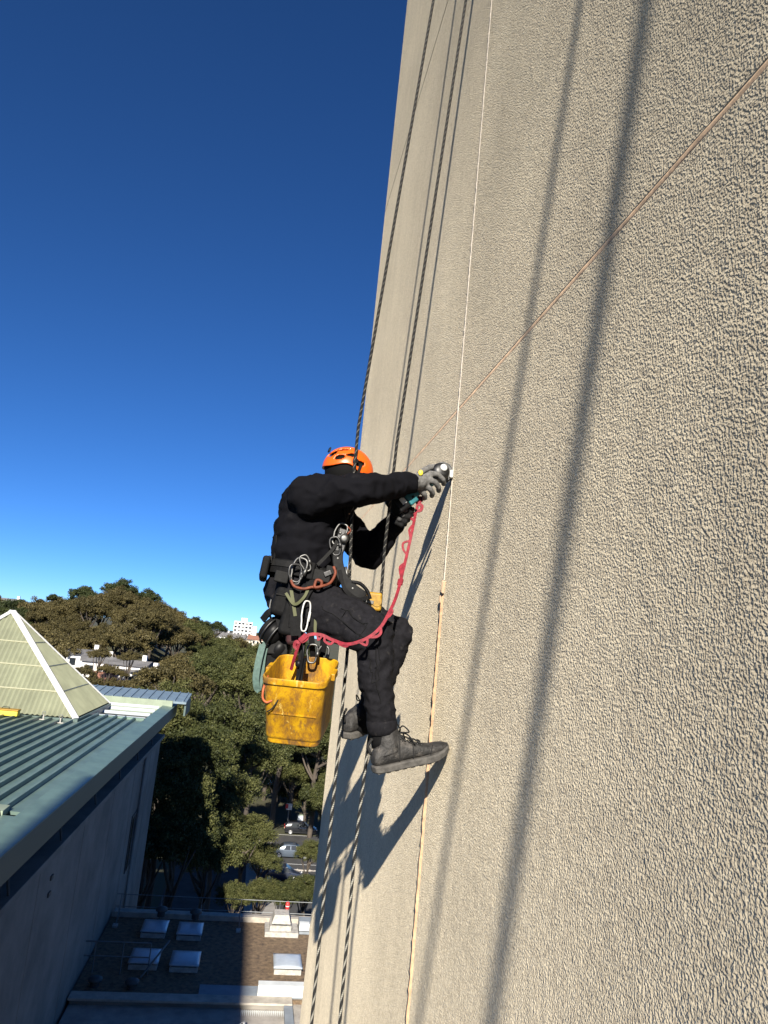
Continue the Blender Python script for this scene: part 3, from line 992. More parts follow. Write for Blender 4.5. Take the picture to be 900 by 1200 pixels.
def trunk_mesh(name, bough, seed):
    r = random.Random(seed); q = MB()
    q.tube(spline([V(0, 0, -2.3), V(.03, .02, -1.6), V(-.03, .04, -.9), V(.02, 0, -.35), V(0, .02, .05)], 3), [.075 - .0035 * i for i in range(13)], 7)
    for b in bough:
        e = Vector(b); e.z *= .8
        s_ = V(0, 0, -1.0 + .7 * r.random())
        mid = s_.lerp(e, .5) + V(r.uniform(-.06, .06), r.uniform(-.06, .06), -.05)
        q.tube(spline([s_, mid, e], 3), [.04, .036, .032, .027, .022, .016, .010], 5)
    me = bpy.data.meshes.new(name)
    me.from_pydata([tuple(p) for p in q.v], [], q.f)
    me.polygons.foreach_set('use_smooth', [True] * len(me.polygons))
    me.materials.append(MATS['bark'])
    return me


PROT = {}
for kind, n, m in (('hill', 5, 'leaf_olive'), ('green', 4, 'leaf_green'), ('dark', 2, 'leaf_dark')):
    PROT[kind] = []
    for k in range(n):
        if kind == 'hill': cm_, bo = crown_mesh('crown', 100 + k, 140, 170, .030, .80, 1.08, 7)
        elif kind == 'green': cm_, bo = crown_mesh('crown', 200 + k, 190, 200, .0225, .95, 1.08, 7)
        else: cm_, bo = crown_mesh('crown', 300 + k, 130, 120, .036, .85, 1.0, 6)
        cm_.materials.append(MATS[m])
        PROT[kind].append((cm_, trunk_mesh('trunk', bo, 50 + k)))
TC = [0]


def tree(c, R, kind, label, group=None, name='eucalypt_tree', squash=1.0, cat='tree'):
    gz = ground_z(c.x, c.y)
    o = bpy.data.objects.new(name, None); COL.objects.link(o)
    o.empty_display_size = .5
    o.location = V(c.x, c.y, gz + H); ORG[o.name] = V(c.x, c.y, gz)
    tag(o, label, cat, group)
    cm_, tm = PROT[kind][TC[0] % len(PROT[kind])]; TC[0] += 1
    a = bpy.data.objects.new('crown', cm_); COL.objects.link(a); a.parent = o
    hgt = c.z - gz
    a.location = (0, 0, hgt); a.scale = (R, R, R * squash); a.rotation_euler = (0, 0, random.random() * 6.28)
    b = bpy.data.objects.new('trunk', tm); COL.objects.link(b); b.parent = o
    b.location = (0, 0, hgt); b.scale = (R, R, max(R, hgt / 2.2)); b.rotation_euler = a.rotation_euler
    return o


NEAR = [
    (192, 838, 60, 3.6, 'green', 'yellowish green tree crown right beside the corner of the green roof'),
    (222, 888, 58, 3.6, 'green', 'tree half in shadow below the far corner of the green roof'),
    (190, 925, 55, 3.6, 'green', 'tree in deep shade against the end of the grey wall'),
    (255, 860, 78, 4.6, 'green', 'rounded green tree between the roof corner and the yellow bucket'),
    (296, 884, 88, 4.8, 'green', 'dense green tree crown directly under the yellow bucket'),
    (240, 800, 112, 5.6, 'green', 'green tree just above the far roof corner on the lower slope'),
    (290, 805, 112, 5.6, 'green', 'green tree crown just behind the left side of the bucket'),
    (335, 830, 104, 5.4, 'green', 'green tree hidden mostly behind the yellow bucket'),
    (374, 872, 100, 4.8, 'green', 'green tree partly covered by the bucket and the tower edge'),
    (345, 902, 108, 4.6, 'green', 'full green tree between the bucket and the tower edge, above the parked cars'),
    (388, 940, 92, 4.0, 'green', 'yellow green tree leaning along the tower edge beside the cars'),
    (258, 935, 68, 3.6, 'green', 'green tree left of the small car park opening'),
    (243, 1000, 60, 3.1, 'green', 'sunlit loose tree above the middle of the roof railing'),
    (287, 980, 67, 2.6, 'green', 'slim sunlit tree between the dark shadow gap and the parked cars'),
    (208, 975, 54, 3.2, 'green', 'dark shaded tree behind the shaded part of the railing'),
    (305, 1006, 68, 2.0, 'green', 'small bushy tree left of the blue grey parked car'),
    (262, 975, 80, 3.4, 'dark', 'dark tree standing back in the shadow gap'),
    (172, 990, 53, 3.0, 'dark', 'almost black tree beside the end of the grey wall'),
    (318, 862, 118, 5.2, 'green', 'tree crown behind the dense one under the bucket'),
    (205, 800, 98, 4.6, 'hill', 'brownish tree just beyond the blue grey end of the roof'),
    (275, 788, 146, 6.2, 'green', 'broad tree below the distant white houses, left of the hanging gear'),
    (362, 912, 104, 3.6, 'green', 'smaller tree at the tower edge above the black hatchback'),
    (327, 902, 114, 4.2, 'green', 'tree behind the sign, under the right side of the bucket'),
    (382, 948, 98, 3.0, 'green', 'small tree touching the tower edge right of the cabinet'),
    (338, 925, 118, 3.6, 'green', 'low tree filling the space behind the red and white sign'),
    (366, 935, 110, 3.2, 'hill', 'olive tree between the cabinet and the tower edge'),
    (280, 915, 96, 3.8, 'green', 'tree above the pole at the car park opening'),
]
for (x, y, Y, R, k, lab) in NEAR:
    tree(P(x, y, Y), R, k, lab, 'trees between the buildings and the street')
for (x, y, Y, R, lab) in ((305, 1046, 60, 1.5, 'low green shrub behind the railing, left of the red marker'), (335, 1050, 58, 1.5, 'low green shrub directly behind the red marker'),
                          (358, 1046, 62, 1.8, 'yellowish shrub at the tower edge above the parapet'), (362, 1000, 72, 1.6, 'shrub at the tower edge beside the front of the blue car'),
                          (275, 1052, 57, 1.4, 'low shrub at the edge of the shadow behind the railing')):
    tree(P(x, y, Y), R, 'green', lab, 'shrubs behind the railing', name='green_shrub', cat='shrub')

# wooded hillside: rows of trees up to the ridge
cnt = 0
yy = 128.0
while yy < 262:
    stepx = 8.6 + yy * .012
    xa = -.40 * yy; xb = .05 * yy
    x = xa + random.random() * stepx
    while x < xb:
        X_, Y_ = x + random.uniform(-2, 2), yy + random.uniform(-3, 3)
        a = X_ / Y_
        skip = (140 < Y_ < 166 and -.225 < a < -.125)          # clearing with the white houses
        if not skip:
            R = random.uniform(4.6, 6.6)
            k = 'hill' if (a < -.09 or random.random() < .5) else 'green'
            if random.random() < .10: k = 'dark'
            band = 'lower' if Y_ < 170 else ('middle' if Y_ < 215 else 'upper')
            side = 'behind the pyramid roof' if a < -.235 else ('above the white houses' if a < -.13 else ('between the white houses and the far apartments' if a < -.05 else 'below the far apartments and behind the bucket'))
            lab = {'hill': 'olive brown eucalypt', 'green': 'green leafy tree', 'dark': 'dark green tree'}[k] + ' on the ' + band + ' slope ' + side
            tree(V(X_, Y_, ground_z(X_, Y_) + R * random.uniform(1.35, 1.75)), R, k, lab, k + ' trees, ' + band + ' slope, ' + side, name='hillside_tree')
            cnt += 1
        x += stepx * random.uniform(.85, 1.2)
    yy += 9.5
for (x, y, R_, lab) in ((108, 800, 2.2, 'small olive tree in front of the pale house next to the pyramid'), (133, 803, 2.0, 'small olive tree between the brick cottage and the bright white house'),
                        (156, 806, 2.4, 'small olive tree at the end of the white house row'), (127, 786, 1.8, 'slim tree rising between the white houses'), (142, 790, 1.6, 'slim tree in front of the bright white house'), (99, 788, 2.0, 'small tree tight against the pyramid edge before the terrace house'), (117, 768, 2.0, 'small tree above the roof of the pale house'), (152, 772, 2.2, 'small tree behind the ridge of the bright white house')):
    tree(P(x, y, 140), R_, 'hill', lab, 'small trees before the white houses', name='small_tree')
# crest trees that stand out against the sky
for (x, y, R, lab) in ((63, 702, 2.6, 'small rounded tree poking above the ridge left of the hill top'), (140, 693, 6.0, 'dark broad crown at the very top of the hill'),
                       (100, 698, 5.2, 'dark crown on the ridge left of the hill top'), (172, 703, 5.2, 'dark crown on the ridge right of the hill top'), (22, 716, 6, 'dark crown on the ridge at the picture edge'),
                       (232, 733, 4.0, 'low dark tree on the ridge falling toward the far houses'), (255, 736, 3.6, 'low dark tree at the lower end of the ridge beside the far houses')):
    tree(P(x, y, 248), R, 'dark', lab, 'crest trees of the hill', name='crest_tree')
# far slope with more trees either side of the distant apartments
yy = 300
while yy < 640:
    x = -.13 * yy
    while x < .06 * yy:
        X_, Y_ = x + random.uniform(-4, 4), yy + random.uniform(-8, 8)
        a = X_ / Y_
        if not (400 < Y_ < 520 and -.06 < a < .02):
            R = random.uniform(4.5, 7)
            tree(V(X_, Y_, ground_z(X_, Y_) + R * 1.1), R, 'dark', 'distant dark tree ' + ('this side of' if Y_ < 430 else 'beyond') + ' the far row of houses, ' + ('short of the apartments' if a < -.045 else 'near the hanging gear'), 'far slope trees ' + str(Y_ < 430) + str(a < -.045), name='distant_tree')
        x += random.uniform(15, 24)
    yy += 34


# ================================================================== HOUSES
def house(x, y, Y, w, d, h, wallm, roofm, lab, name='white_house', rot=0.0, roof_h=1.0):
    c = P(x, y, Y)                                  # middle of the front eave
    gz = ground_z(c.x, c.y) - 1
    base = V(c.x, c.y, gz)
    t = thing(name, lab, 'house', base, 'white houses among the trees')
    R = Matrix.Rotation(rot, 3, 'Z')
    top = c.z

    def T(p): return R @ V(p[0], p[1], 0) + V(c.x, c.y, p[2])

    def bx(lo, hi):
        vs = [T((a, b, e)) for a in (lo[0], hi[0]) for b in (lo[1], hi[1]) for e in (lo[2], hi[2])]
        return MB().add(vs, [(0, 1, 3, 2), (4, 6, 7, 5), (0, 4, 5, 1), (2, 3, 7, 6), (0, 2, 6, 4), (1, 5, 7, 3)])
    build('wall', bx((-w / 2, 0, gz), (w / 2, d, top)), wallm, t)
    vs = [T((-w / 2 - .4, -.5, top)), T((w / 2 + .4, -.5, top)), T((w / 2 + .4, d + .5, top)), T((-w / 2 - .4, d + .5, top)), T((-w / 2 - .4, d / 2, top + roof_h)), T((w / 2 + .4, d / 2, top + roof_h))]
    rf = build('roof', MB().add(vs, [(0, 1, 5, 4), (2, 3, 4, 5), (0, 4, 3), (1, 2, 5), (0, 3, 2, 1)]), roofm, t)
    build('chimney', bx((w * .25, d * .6, top), (w * .25 + .8, d * .6 + .8, top + roof_h + 1.0)), wallm, rf)
    n = max(2, int(w / 2.2))
    for fl in range(2):
        for k in range(n):
            xx = -w / 2 + w * (k + .5) / n
            zz = top - 1.3 - fl * 2.9
            wi = build('window', bx((xx - .55, -.06, zz - .75), (xx + .55, .02, zz + .65)), 'glass_dark', t)
            build('sill', bx((xx - .65, -.16, zz - .88), (xx + .65, 0.0, zz - .76)), 'hip_white', wi)
    return t


house(101, 768, 156, 7, 7, 6, 'house_white', 'house_roof', 'white terrace house with grey roof just right of the pyramid edge', rot=.3)
house(116, 776, 150, 6.0, 6, 6, 'house_white', 'house_roof', 'pale house between the pyramid and the brick cottage', rot=.2)
house(122, 796, 146, 3.2, 5, 5, 'house_brick', 'tile_roof', 'small brick red cottage in front of the white houses', name='brick_cottage', rot=.25, roof_h=1.2)
house(146, 780, 149, 7.5, 7, 6, 'house_white', 'house_roof', 'bright white house at the middle of the clearing', rot=-.15)
house(161, 789, 147, 5, 6, 6, 'house_white', 'house_roof', 'white house at the end of the row nearest the tall trees', rot=-.3)
for (x, y, w, wm, rm, lab) in ((263, 746, 9, 'house_white', 'house_roof', 'distant white house at the start of the far row below the apartments'), (275, 748, 11, 'house_white', 'house_roof', 'distant long house with grey roof under the apartment block'),
                               (288, 750, 10, 'house_cream', 'house_roof', 'distant cream house right below the apartment block'), (300, 750, 9, 'house_cream', 'tile_roof', 'distant cream gabled house next to the hanging gear'),
                               (294, 756, 8, 'house_white', 'house_roof', 'distant low white house in front of the cream ones'), (3, 709, 10, 'house_white', 'house_roof', 'white house on the ridge at the picture edge')):
    house(x, y, 430 if x > 50 else 262, w, 9, 6, wm, rm, lab, rot=random.uniform(-.4, .4), roof_h=2.4)
# apartment block on the far skyline
c = P(285, 732, 640)
AP = thing('apartment_block', 'distant white apartment block standing on the skyline', 'building', (c.x, c.y, c.z - 26))
bz = c.z - 26; W_ = 15.0
build('wall', MB().bb((c.x - W_ / 2, c.y, bz), (c.x + W_ / 2, c.y + 12, c.z + 2.5)), 'house_white', AP)
build('plant_room', MB().bb((c.x - 2, c.y + 2, c.z + 2.5), (c.x + 3, c.y + 8, c.z + 5.5)), 'house_white', AP)
build('wing', MB().bb((c.x + W_ / 2, c.y + 3, bz), (c.x + W_ / 2 + 4, c.y + 12, c.z - .5)), 'house_white', AP)
for fl in range(6):
    for k in range(5):
        zz = c.z + 1.0 - fl * 2.9; xx = c.x - 6 + k * 3.0
        build('window', MB().bb((xx - 1.05, c.y - .15, zz - 1.0), (xx + 1.05, c.y + .02, zz + .5)), 'glass_dark' if (k + fl) % 3 else 'house_roof', AP)
    build('balcony_slab', MB().bb((c.x - 7.6, c.y - .8, zz - 1.5), (c.x + 7.6, c.y, zz - 1.25)), 'hip_white', AP)


# ================================================================== CARS AND STREET FURNITURE
def car(cx_, cy_, mt, lab, name='parked_car', flip=1, L=4.2, hatch=True):
    z0 = -H + .035
    t = thing(name, lab, 'car', (cx_, cy_, z0), 'cars parked off the street')
    S = lambda x, y, z: V(cx_ + flip * x, cy_ + y, z0 + z)
    rear_top = .30 if hatch else .55
    st = [(-L / 2, .42, .80, .80, .70), (-L / 2 + .06, .25, .92, .95, .78), (-L / 2 + (.12 if hatch else .7), .22, .95, 1.0 if hatch else .98, .82), (-L / 2 + .55 + (0 if hatch else .75), .20, .95, 1.42, .85),
          (-.5, .2, .94, 1.48, .87), (.3, .2, .93, 1.44, .87), (1.05, .2, .92, .96, .86), (L / 2 - .35, .22, .82, .83, .82), (L / 2 - .05, .28, .68, .69, .72), (L / 2, .40, .58, .58, .60)]
    q = MB(); vs = []; fs = []; m = 8
    for (x, zb, zl, zt, w) in st:
        cab = zt > zl + .1
        wt = w * (.74 if cab else .96)
        for s_ in (-1, 1):
            ring = [S(x, s_ * w * .92, zb), S(x, s_ * w, (zb + zl) / 2), S(x, s_ * w * .98, zl), S(x, s_ * wt, zt)]
            vs += ring if s_ < 0 else ring[::-1]
    for i in range(len(st) - 1):
        for k in range(m):
            fs.append((i * m + k, i * m + (k + 1) % m, (i + 1) * m + (k + 1) % m, (i + 1) * m + k))
    fs.append(tuple(range(m))); fs.append(tuple((len(st) - 1) * m + k for k in range(m)))
    build('body', q.add(vs, fs), mt, t, smooth=True, bevel=.03)
    # glass
    for s_ in (-1, 1):
        for (xa, xb, la) in ((-1.35, -.30, 0), (-.22, .78, 0)):
            if not hatch and xa < -1: xa = -1.0
            y_lo, y_hi = s_ * .872, s_ * .70
            tb = xb - (.0 if xb < 0 else .38); ta = xa + (.22 if xa < -1 or not hatch and xa == -1.0 else 0)
            build('window', MB().add([S(xa, y_lo, .97), S(xb, y_lo, .96), S(tb, y_hi, 1.38), S(ta, y_hi, 1.38), S(xa, y_lo - s_ * .04, .97), S(xb, y_lo - s_ * .04, .96), S(tb, y_hi - s_ * .04, 1.38), S(ta, y_hi - s_ * .04, 1.38)],
                                      [(0, 1, 2, 3), (7, 6, 5, 4), (0, 4, 5, 1), (1, 5, 6, 2), (2, 6, 7, 3), (3, 7, 4, 0)]), 'glass_dark', t)
        build('mirror', MB().ell(S(.72, s_ * .95, 1.0), (.08, .09, .07)), mt, t, smooth=True)
    build('windscreen', MB().add([S(1.02, -.72, .99), S(1.02, .72, .99), S(.36, .60, 1.44), S(.36, -.60, 1.44), S(.98, -.72, .95), S(.98, .72, .95), S(.32, .60, 1.40), S(.32, -.60, 1.40)],
                                 [(0, 1, 2, 3), (7, 6, 5, 4), (0, 4, 5, 1), (1, 5, 6, 2), (2, 6, 7, 3), (3, 7, 4, 0)]), 'glass_dark', t)
    xr0, xr1 = (-L / 2 + .10, -L / 2 + .50) if hatch else (-L / 2 + .72, -L / 2 + 1.22)
    build('rear_window', MB().add([S(xr0 - .02, -.66, 1.03), S(xr0 - .02, .66, 1.03), S(xr1 - .02, .58, 1.41), S(xr1 - .02, -.58, 1.41), S(xr0 + .05, -.66, 1.0), S(xr0 + .05, .66, 1.0), S(xr1 + .05, .58, 1.38), S(xr1 + .05, -.58, 1.38)],
                                  [(0, 1, 2, 3), (7, 6, 5, 4), (0, 4, 5, 1), (1, 5, 6, 2), (2, 6, 7, 3), (3, 7, 4, 0)]), 'glass_dark', t)
    for xw in (-L / 2 + .78, L / 2 - .82):
        for s_ in (-1, 1):
            wl = build('wheel', MB().lathe([(.10, -.10), (.29, -.10), (.32, -.07), (.32, .07), (.29, .10), (.10, .10)], 20, S(xw, s_ * .80, .32), (0, s_, 0)), 'tyre', t, smooth=False)
            build('rim', MB().lathe([(.02, .075), (.20, .085), (.215, .115), (.205, .12), (.06, .10), (.01, .11)], 16, S(xw, s_ * .80, .32), (0, s_, 0)), 'wheel_rim', wl, smooth=False)
    for s_ in (-1, 1):
        build('tail_light', MB().box(S(-L / 2 + .03, s_ * .62, .84), (.10, .22, .20)), 'lamp_red', t, bevel=.02)
        build('headlight', MB().box(S(L / 2 - .10, s_ * .58, .66), (.22, .30, .12)), 'lamp_clear', t, bevel=.03)
    build('number_plate', MB().box(S(-L / 2 - .005, 0, .60), (.03, .42, .12)), 'number_plate', t)
    build('bumper', MB().box(S(L / 2 - .02, 0, .36), (.14, 1.35, .16)), 'plastic_black', t, bevel=.04)
    return t


c1 = PZ(352, 979, -H); c2 = PZ(342, 1007, -H)
car(c1.x, c1.y + .8, 'car_black', 'black hatchback with pale wheel, the uppermost car in the gap between the trees', hatch=True)
car(c2.x, c2.y + .8, 'car_blue', 'blue grey sedan parked in front of the black hatchback', hatch=False, L=4.6)
c3 = PZ(330, 1034, -H)
car(c3.x, c3.y + .8, 'car_navy', 'dark car in shade nearest the roof railing', hatch=True)
c4 = PZ(311, 925, -H)
car(c4.x, c4.y + .8, 'car_white', 'white car parked at the far end of the opening under the trees', hatch=True, L=4.3)
c5 = PZ(296, 926, -H)
car(c5.x - 1.0, c5.y + 6, 'car_white', 'white car half hidden behind the pole under the trees', hatch=False, L=4.4)


def pole_sign(xb, yb, xt, yt, lab, red=True):
    b = PZ(xb, yb, -H)
    tp = P(xt, yt, b.y)
    h = tp.z - b.z
    t = thing('street_sign', lab, 'sign', (b.x, b.y, -H))
    build('pole', MB().tube([V(b.x, b.y, -H), V(b.x, b.y, -H + h)], .05, 8), 'galvanised', t)
    build('sign_plate', MB().box((b.x, b.y - .07, -H + h - .35), (.75, .03, .8)), 'hip_white', t)
    build('sign_face', MB().box((b.x - .32, b.y - .10, -H + h - .30), (.34, .03, .55)), 'red_paint', t)
    return t


pole_sign(336, 972, 339, 942, 'white and red sign plate on a thin pole behind the black hatchback')
b = PZ(293, 941, -H)
t = thing('bollard_pole', 'white topped pole with orange lower half at the car park opening', 'pole', (b.x, b.y, -H))
hh = P(294, 920, b.y).z + H
build('lower_post', MB().tube([V(b.x, b.y, -H), V(b.x, b.y, -H + hh * .55)], .12, 10), 'cord_orange', t)
build('upper_post', MB().tube([V(b.x, b.y, -H + hh * .55), V(b.x, b.y, -H + hh)], .12, 10), 'hip_white', t)
build('pole_cap', MB().lathe([(.18, 0), (.20, .1), (.05, .25)], 10, (b.x, b.y, -H + hh)), 'hip_white', t)
# utility cabinet behind the cars and low fence in front of the dark one
b = PZ(352, 967, -H)
t = thing('utility_cabinet', 'pale grey green utility cabinet standing behind the black hatchback', 'cabinet', (b.x, b.y, -H))
build('cabinet_body', MB().bb((b.x - .5, b.y, -H), (b.x + .5, b.y + .5, -H + 1.3)), 'flashing_pale', t, bevel=.03)
build('door', MB().bb((b.x - .44, b.y - .02, -H + .1), (b.x + .44, b.y, -H + 1.2)), 'louvre_white', t)
b = PZ(345, 1030, -H)
t = thing('timber_rail_fence', 'low weathered rail fence between the blue grey sedan and the dark car', 'fence', (b.x, b.y, -H))
for k in range(5):
    build('post', MB().box((b.x - 2.4 + k * 1.3, b.y, -H + .5), (.12, .12, 1.0)), 'concrete', t)
for z in (.45, .9):
    build('rail', MB().box((b.x + .2, b.y - .08, -H + z), (5.6, .06, .14)), 'concrete', t)

# ================================================================== THE ROPE ACCESS WORKER
Sr = P(358, 579, 3.22); Er = P(424, 574, 3.12); Wr = P(478, 567, 3.35)
Sl = P(386, 594, 3.58); El = P(432, 650, 3.60); Wl = P(463, 612, 3.50)
neck = P(391, 575, 3.40); chest = P(370, 597, 3.40); waist = P(357, 650, 3.40); pel = P(351, 688, 3.40)
hipr = P(350, 698, 3.31); kr = P(440, 741, 3.12); ar = P(448, 858, 3.13)
hipl = P(360, 700, 3.50); kl = P(464, 742, 3.46); al = P(431, 842, 3.49)
headc = P(408, 566, 3.38)
foot_z = P(438, 905, 3.1).z
W = thing('person', 'rope access worker in black with orange helmet leaning in to grind the wall joint', 'person', (hipr.x, 3.38, foot_z - .01))

# body under the clothes, one continuous skin with a face
q = MB()
q.cap(pel, waist, .11, .10); q.cap(waist, chest + V(-.02, 0, 0), .10, .11); q.cap(chest + V(-.02, 0, 0), neck, .10, .055); q.cap(neck, headc, .05, .05)
q.cap(Sr, Sl, .055, .055)
for a, e, w in ((Sr, Er, Wr), (Sl, El, Wl)):
    q.cap(a, e, .055, .043); q.cap(e, w, .043, .03)
for h_, k_, a_ in ((hipr, kr, ar), (hipl, kl, al)):
    q.cap(h_, k_, .088, .058); q.cap(k_, a_, .056, .04); q.cap(a_, a_ + V(.10, .01, -.07), .04, .035)
fw = V(.78, .18, -.55).normalized()              # the way the face looks: into the work
up_ = (V(0, 0, 1) - fw * fw.z).normalized(); sd = fw.cross(up_)
RH = Matrix((fw, -sd, up_)).transposed()
q.ell(headc, (.098, .078, .115), RH); q.ell(headc + fw * .035 - up_ * .055, (.062, .056, .07), RH)
q.ell(headc + fw * .102 - up_ * .02, (.02, .014, .026), RH)                 # nose
q.ell(headc + fw * .086 - up_ * .066, (.016, .026, .008), RH)               # mouth
q.ell(headc + fw * .082 - up_ * .105, (.022, .024, .018), RH)               # chin
for s_ in (-1, 1):
    q.ell(headc + sd * (.078 * s_) - up_ * .012, (.022, .012, .034), RH)    # ears
    q.ell(headc + fw * .084 + sd * (.032 * s_) + up_ * .018, (.012, .022, .009), RH)   # brows
remesh('body', q, 'skin', W, .009, 3)
for s_ in (-1, 1):
    build('eye', MB().ell(headc + fw * .088 + sd * (.031 * s_) + up_ * .002, (.012, .012, .012), None, 10, 8), 'white_plastic', W, smooth=True)
build('neck_gaiter', MB().ell(headc + fw * .018 - up_ * .065, (.092, .078, .088), RH, 20, 14), 'hoodie_black', W, smooth=True)
build('hair', MB().ell(headc - fw * .008 + up_ * .018, (.104, .084, .108), RH, 24, 16), 'hair_dark', W, smooth=True)


def folds(amp, sc):
    def fn(p):
        v = noise.noise(V(p.x * sc * .9, p.y * sc * .6, p.z * sc * 1.5)) + .5 * noise.noise(V(p.x * sc * 2.3 + 5, p.y * sc * 1.5, p.z * sc * 2.7))
        return amp * (1 - abs(v) * 2.4)
    return fn


# hoodie: torso, loose sleeves, cuffs, hood bunched at the nape
q = MB()
TR = Matrix.Rotation(math.radians(14), 3, 'Y')
q.ell(chest + V(-.008, 0, -.01), (.162, .21, .16), TR); q.ell(chest.lerp(waist, .5) + V(-.012, 0, 0), (.154, .185, .17), TR)
q.ell(waist + V(-.010, 0, .005), (.150, .175, .13)); q.cap(waist + V(.01, -.02, -.02), pel + V(.01, 0, .03), .135, .13)
q.cap(Sr + V(.02, .02, -.005), Sl + V(-.01, -.02, .0), .085, .085)
q.cap(chest + V(.03, 0, .07), neck + V(.0, 0, -.015), .10, .075)
q.cap(neck + V(-.045, -.05, -.01), neck + V(-.045, .06, -.01), .052, .052)
q.cap(P(366, 572, 3.30), P(372, 568, 3.46), .055, .05)
q.cap(Sr, Er, .078, .069); q.cap(Er, Wr, .068, .052)
q.cap(Sr + V(.03, 0, -.03), Er + V(-.1, 0, -.012), .078, .055)
q.cap(Wr.lerp(Er, .12), Wr.lerp(Er, .02), .053, .049)
q.cap(Sl, El, .080, .074); q.cap(El, Wl.lerp(El, .05), .072, .050)
HOO = remesh('hoodie', q, 'hoodie_black', W, .0085, 3, folds(.0085, 11))
for a, e, nm in ((Wr, Er, 0), (Wl, El, 1)):
    d = (e - a).normalized()
    build('cuff', MB().lathe([(.040, -.022), (.047, -.02), (.049, .0), (.050, .035), (.044, .04)], 18, a, d), 'hoodie_black', W, smooth=True)

# trousers
q = MB()
q.ell(pel + V(-.005, 0, -.035), (.155, .19, .125), Matrix.Rotation(.25, 3, 'Y'))
q.cap(hipr, hipr.lerp(kr, .55), .118, .098); q.cap(hipr.lerp(kr, .5), kr, .10, .078); q.cap(hipr.lerp(kr, .35) + V(0, 0, -.035), kr + V(-.05, 0, -.02), .09, .065)
q.cap(kr, kr.lerp(ar, .5) + V(-.012, 0, 0), .074, .072); q.cap(kr.lerp(ar, .45) + V(-.012, 0, 0), ar + V(0, 0, .02), .070, .056)
q.cap(hipl, hipl.lerp(kl, .55), .112, .094); q.cap(hipl.lerp(kl, .5), kl, .094, .078)
q.cap(kl, kl.lerp(al, .5), .077, .068); q.cap(kl.lerp(al, .45), al + V(0, 0, .02), .067, .054)
TRO = remesh('trousers', q, 'trouser_charcoal', W, .0085, 3, folds(.0075, 12))
for a_, k_ in ((ar, kr), (al, kl)):
    d = (k_ - a_).normalized()
    build('sock', MB().lathe([(.048, -.06), (.050, -.03), (.052, .0), (.050, .04)], 18, a_ - d * .0, d), 'web_black', W, smooth=True)
    build('trouser_hem', MB().lathe([(.050, -.002), (.059, .0), (.062, .02), (.064, .05), (.060, .054)], 20, a_ - d * .005, d), 'trouser_charcoal', W, smooth=True)


from mathutils.bvhtree import BVHTree


def cling(ob, pts, off=.0008):
    """drop a line of points onto the surface of a garment"""
    me = ob.data; org = root_origin(ob)
    bv = BVHTree.FromPolygons([v.co.copy() for v in me.vertices], [tuple(p.vertices) for p in me.polygons])
    out = []
    for p in pts:
        loc, nrm, idx, d = bv.find_nearest(Vector(p) - org)
        out.append(loc + nrm * off + org)
    return out


def seam(ob, pts, r=.0017, m='web_black', closed=False, name='seam'):
    sp = spline(pts, 8, closed)
    return build(name, MB().tube(cling(ob, sp), r, 5, closed=closed), m, ob)


Yn = 2.9
seam(TRO, [P(358, 690, Yn), P(380, 712, Yn), P(405, 728, Yn), P(428, 742, Yn), P(436, 765, Yn), P(440, 800, Yn), P(444, 835, Yn)], .002)
seam(TRO, [P(385, 700, Yn), P(402, 706, Yn), P(412, 716, Yn)], .0022)
seam(TRO, [P(388, 722, Yn), P(396, 705, Yn), P(418, 718, Yn), P(410, 738, Yn)], .0018, closed=True, name='pocket')
seam(TRO, [P(424, 760, Yn), P(436, 752, Yn), P(452, 758, Yn), P(455, 790, Yn), P(440, 800, Yn), P(425, 792, Yn)], .0018, closed=True, name='knee_patch')

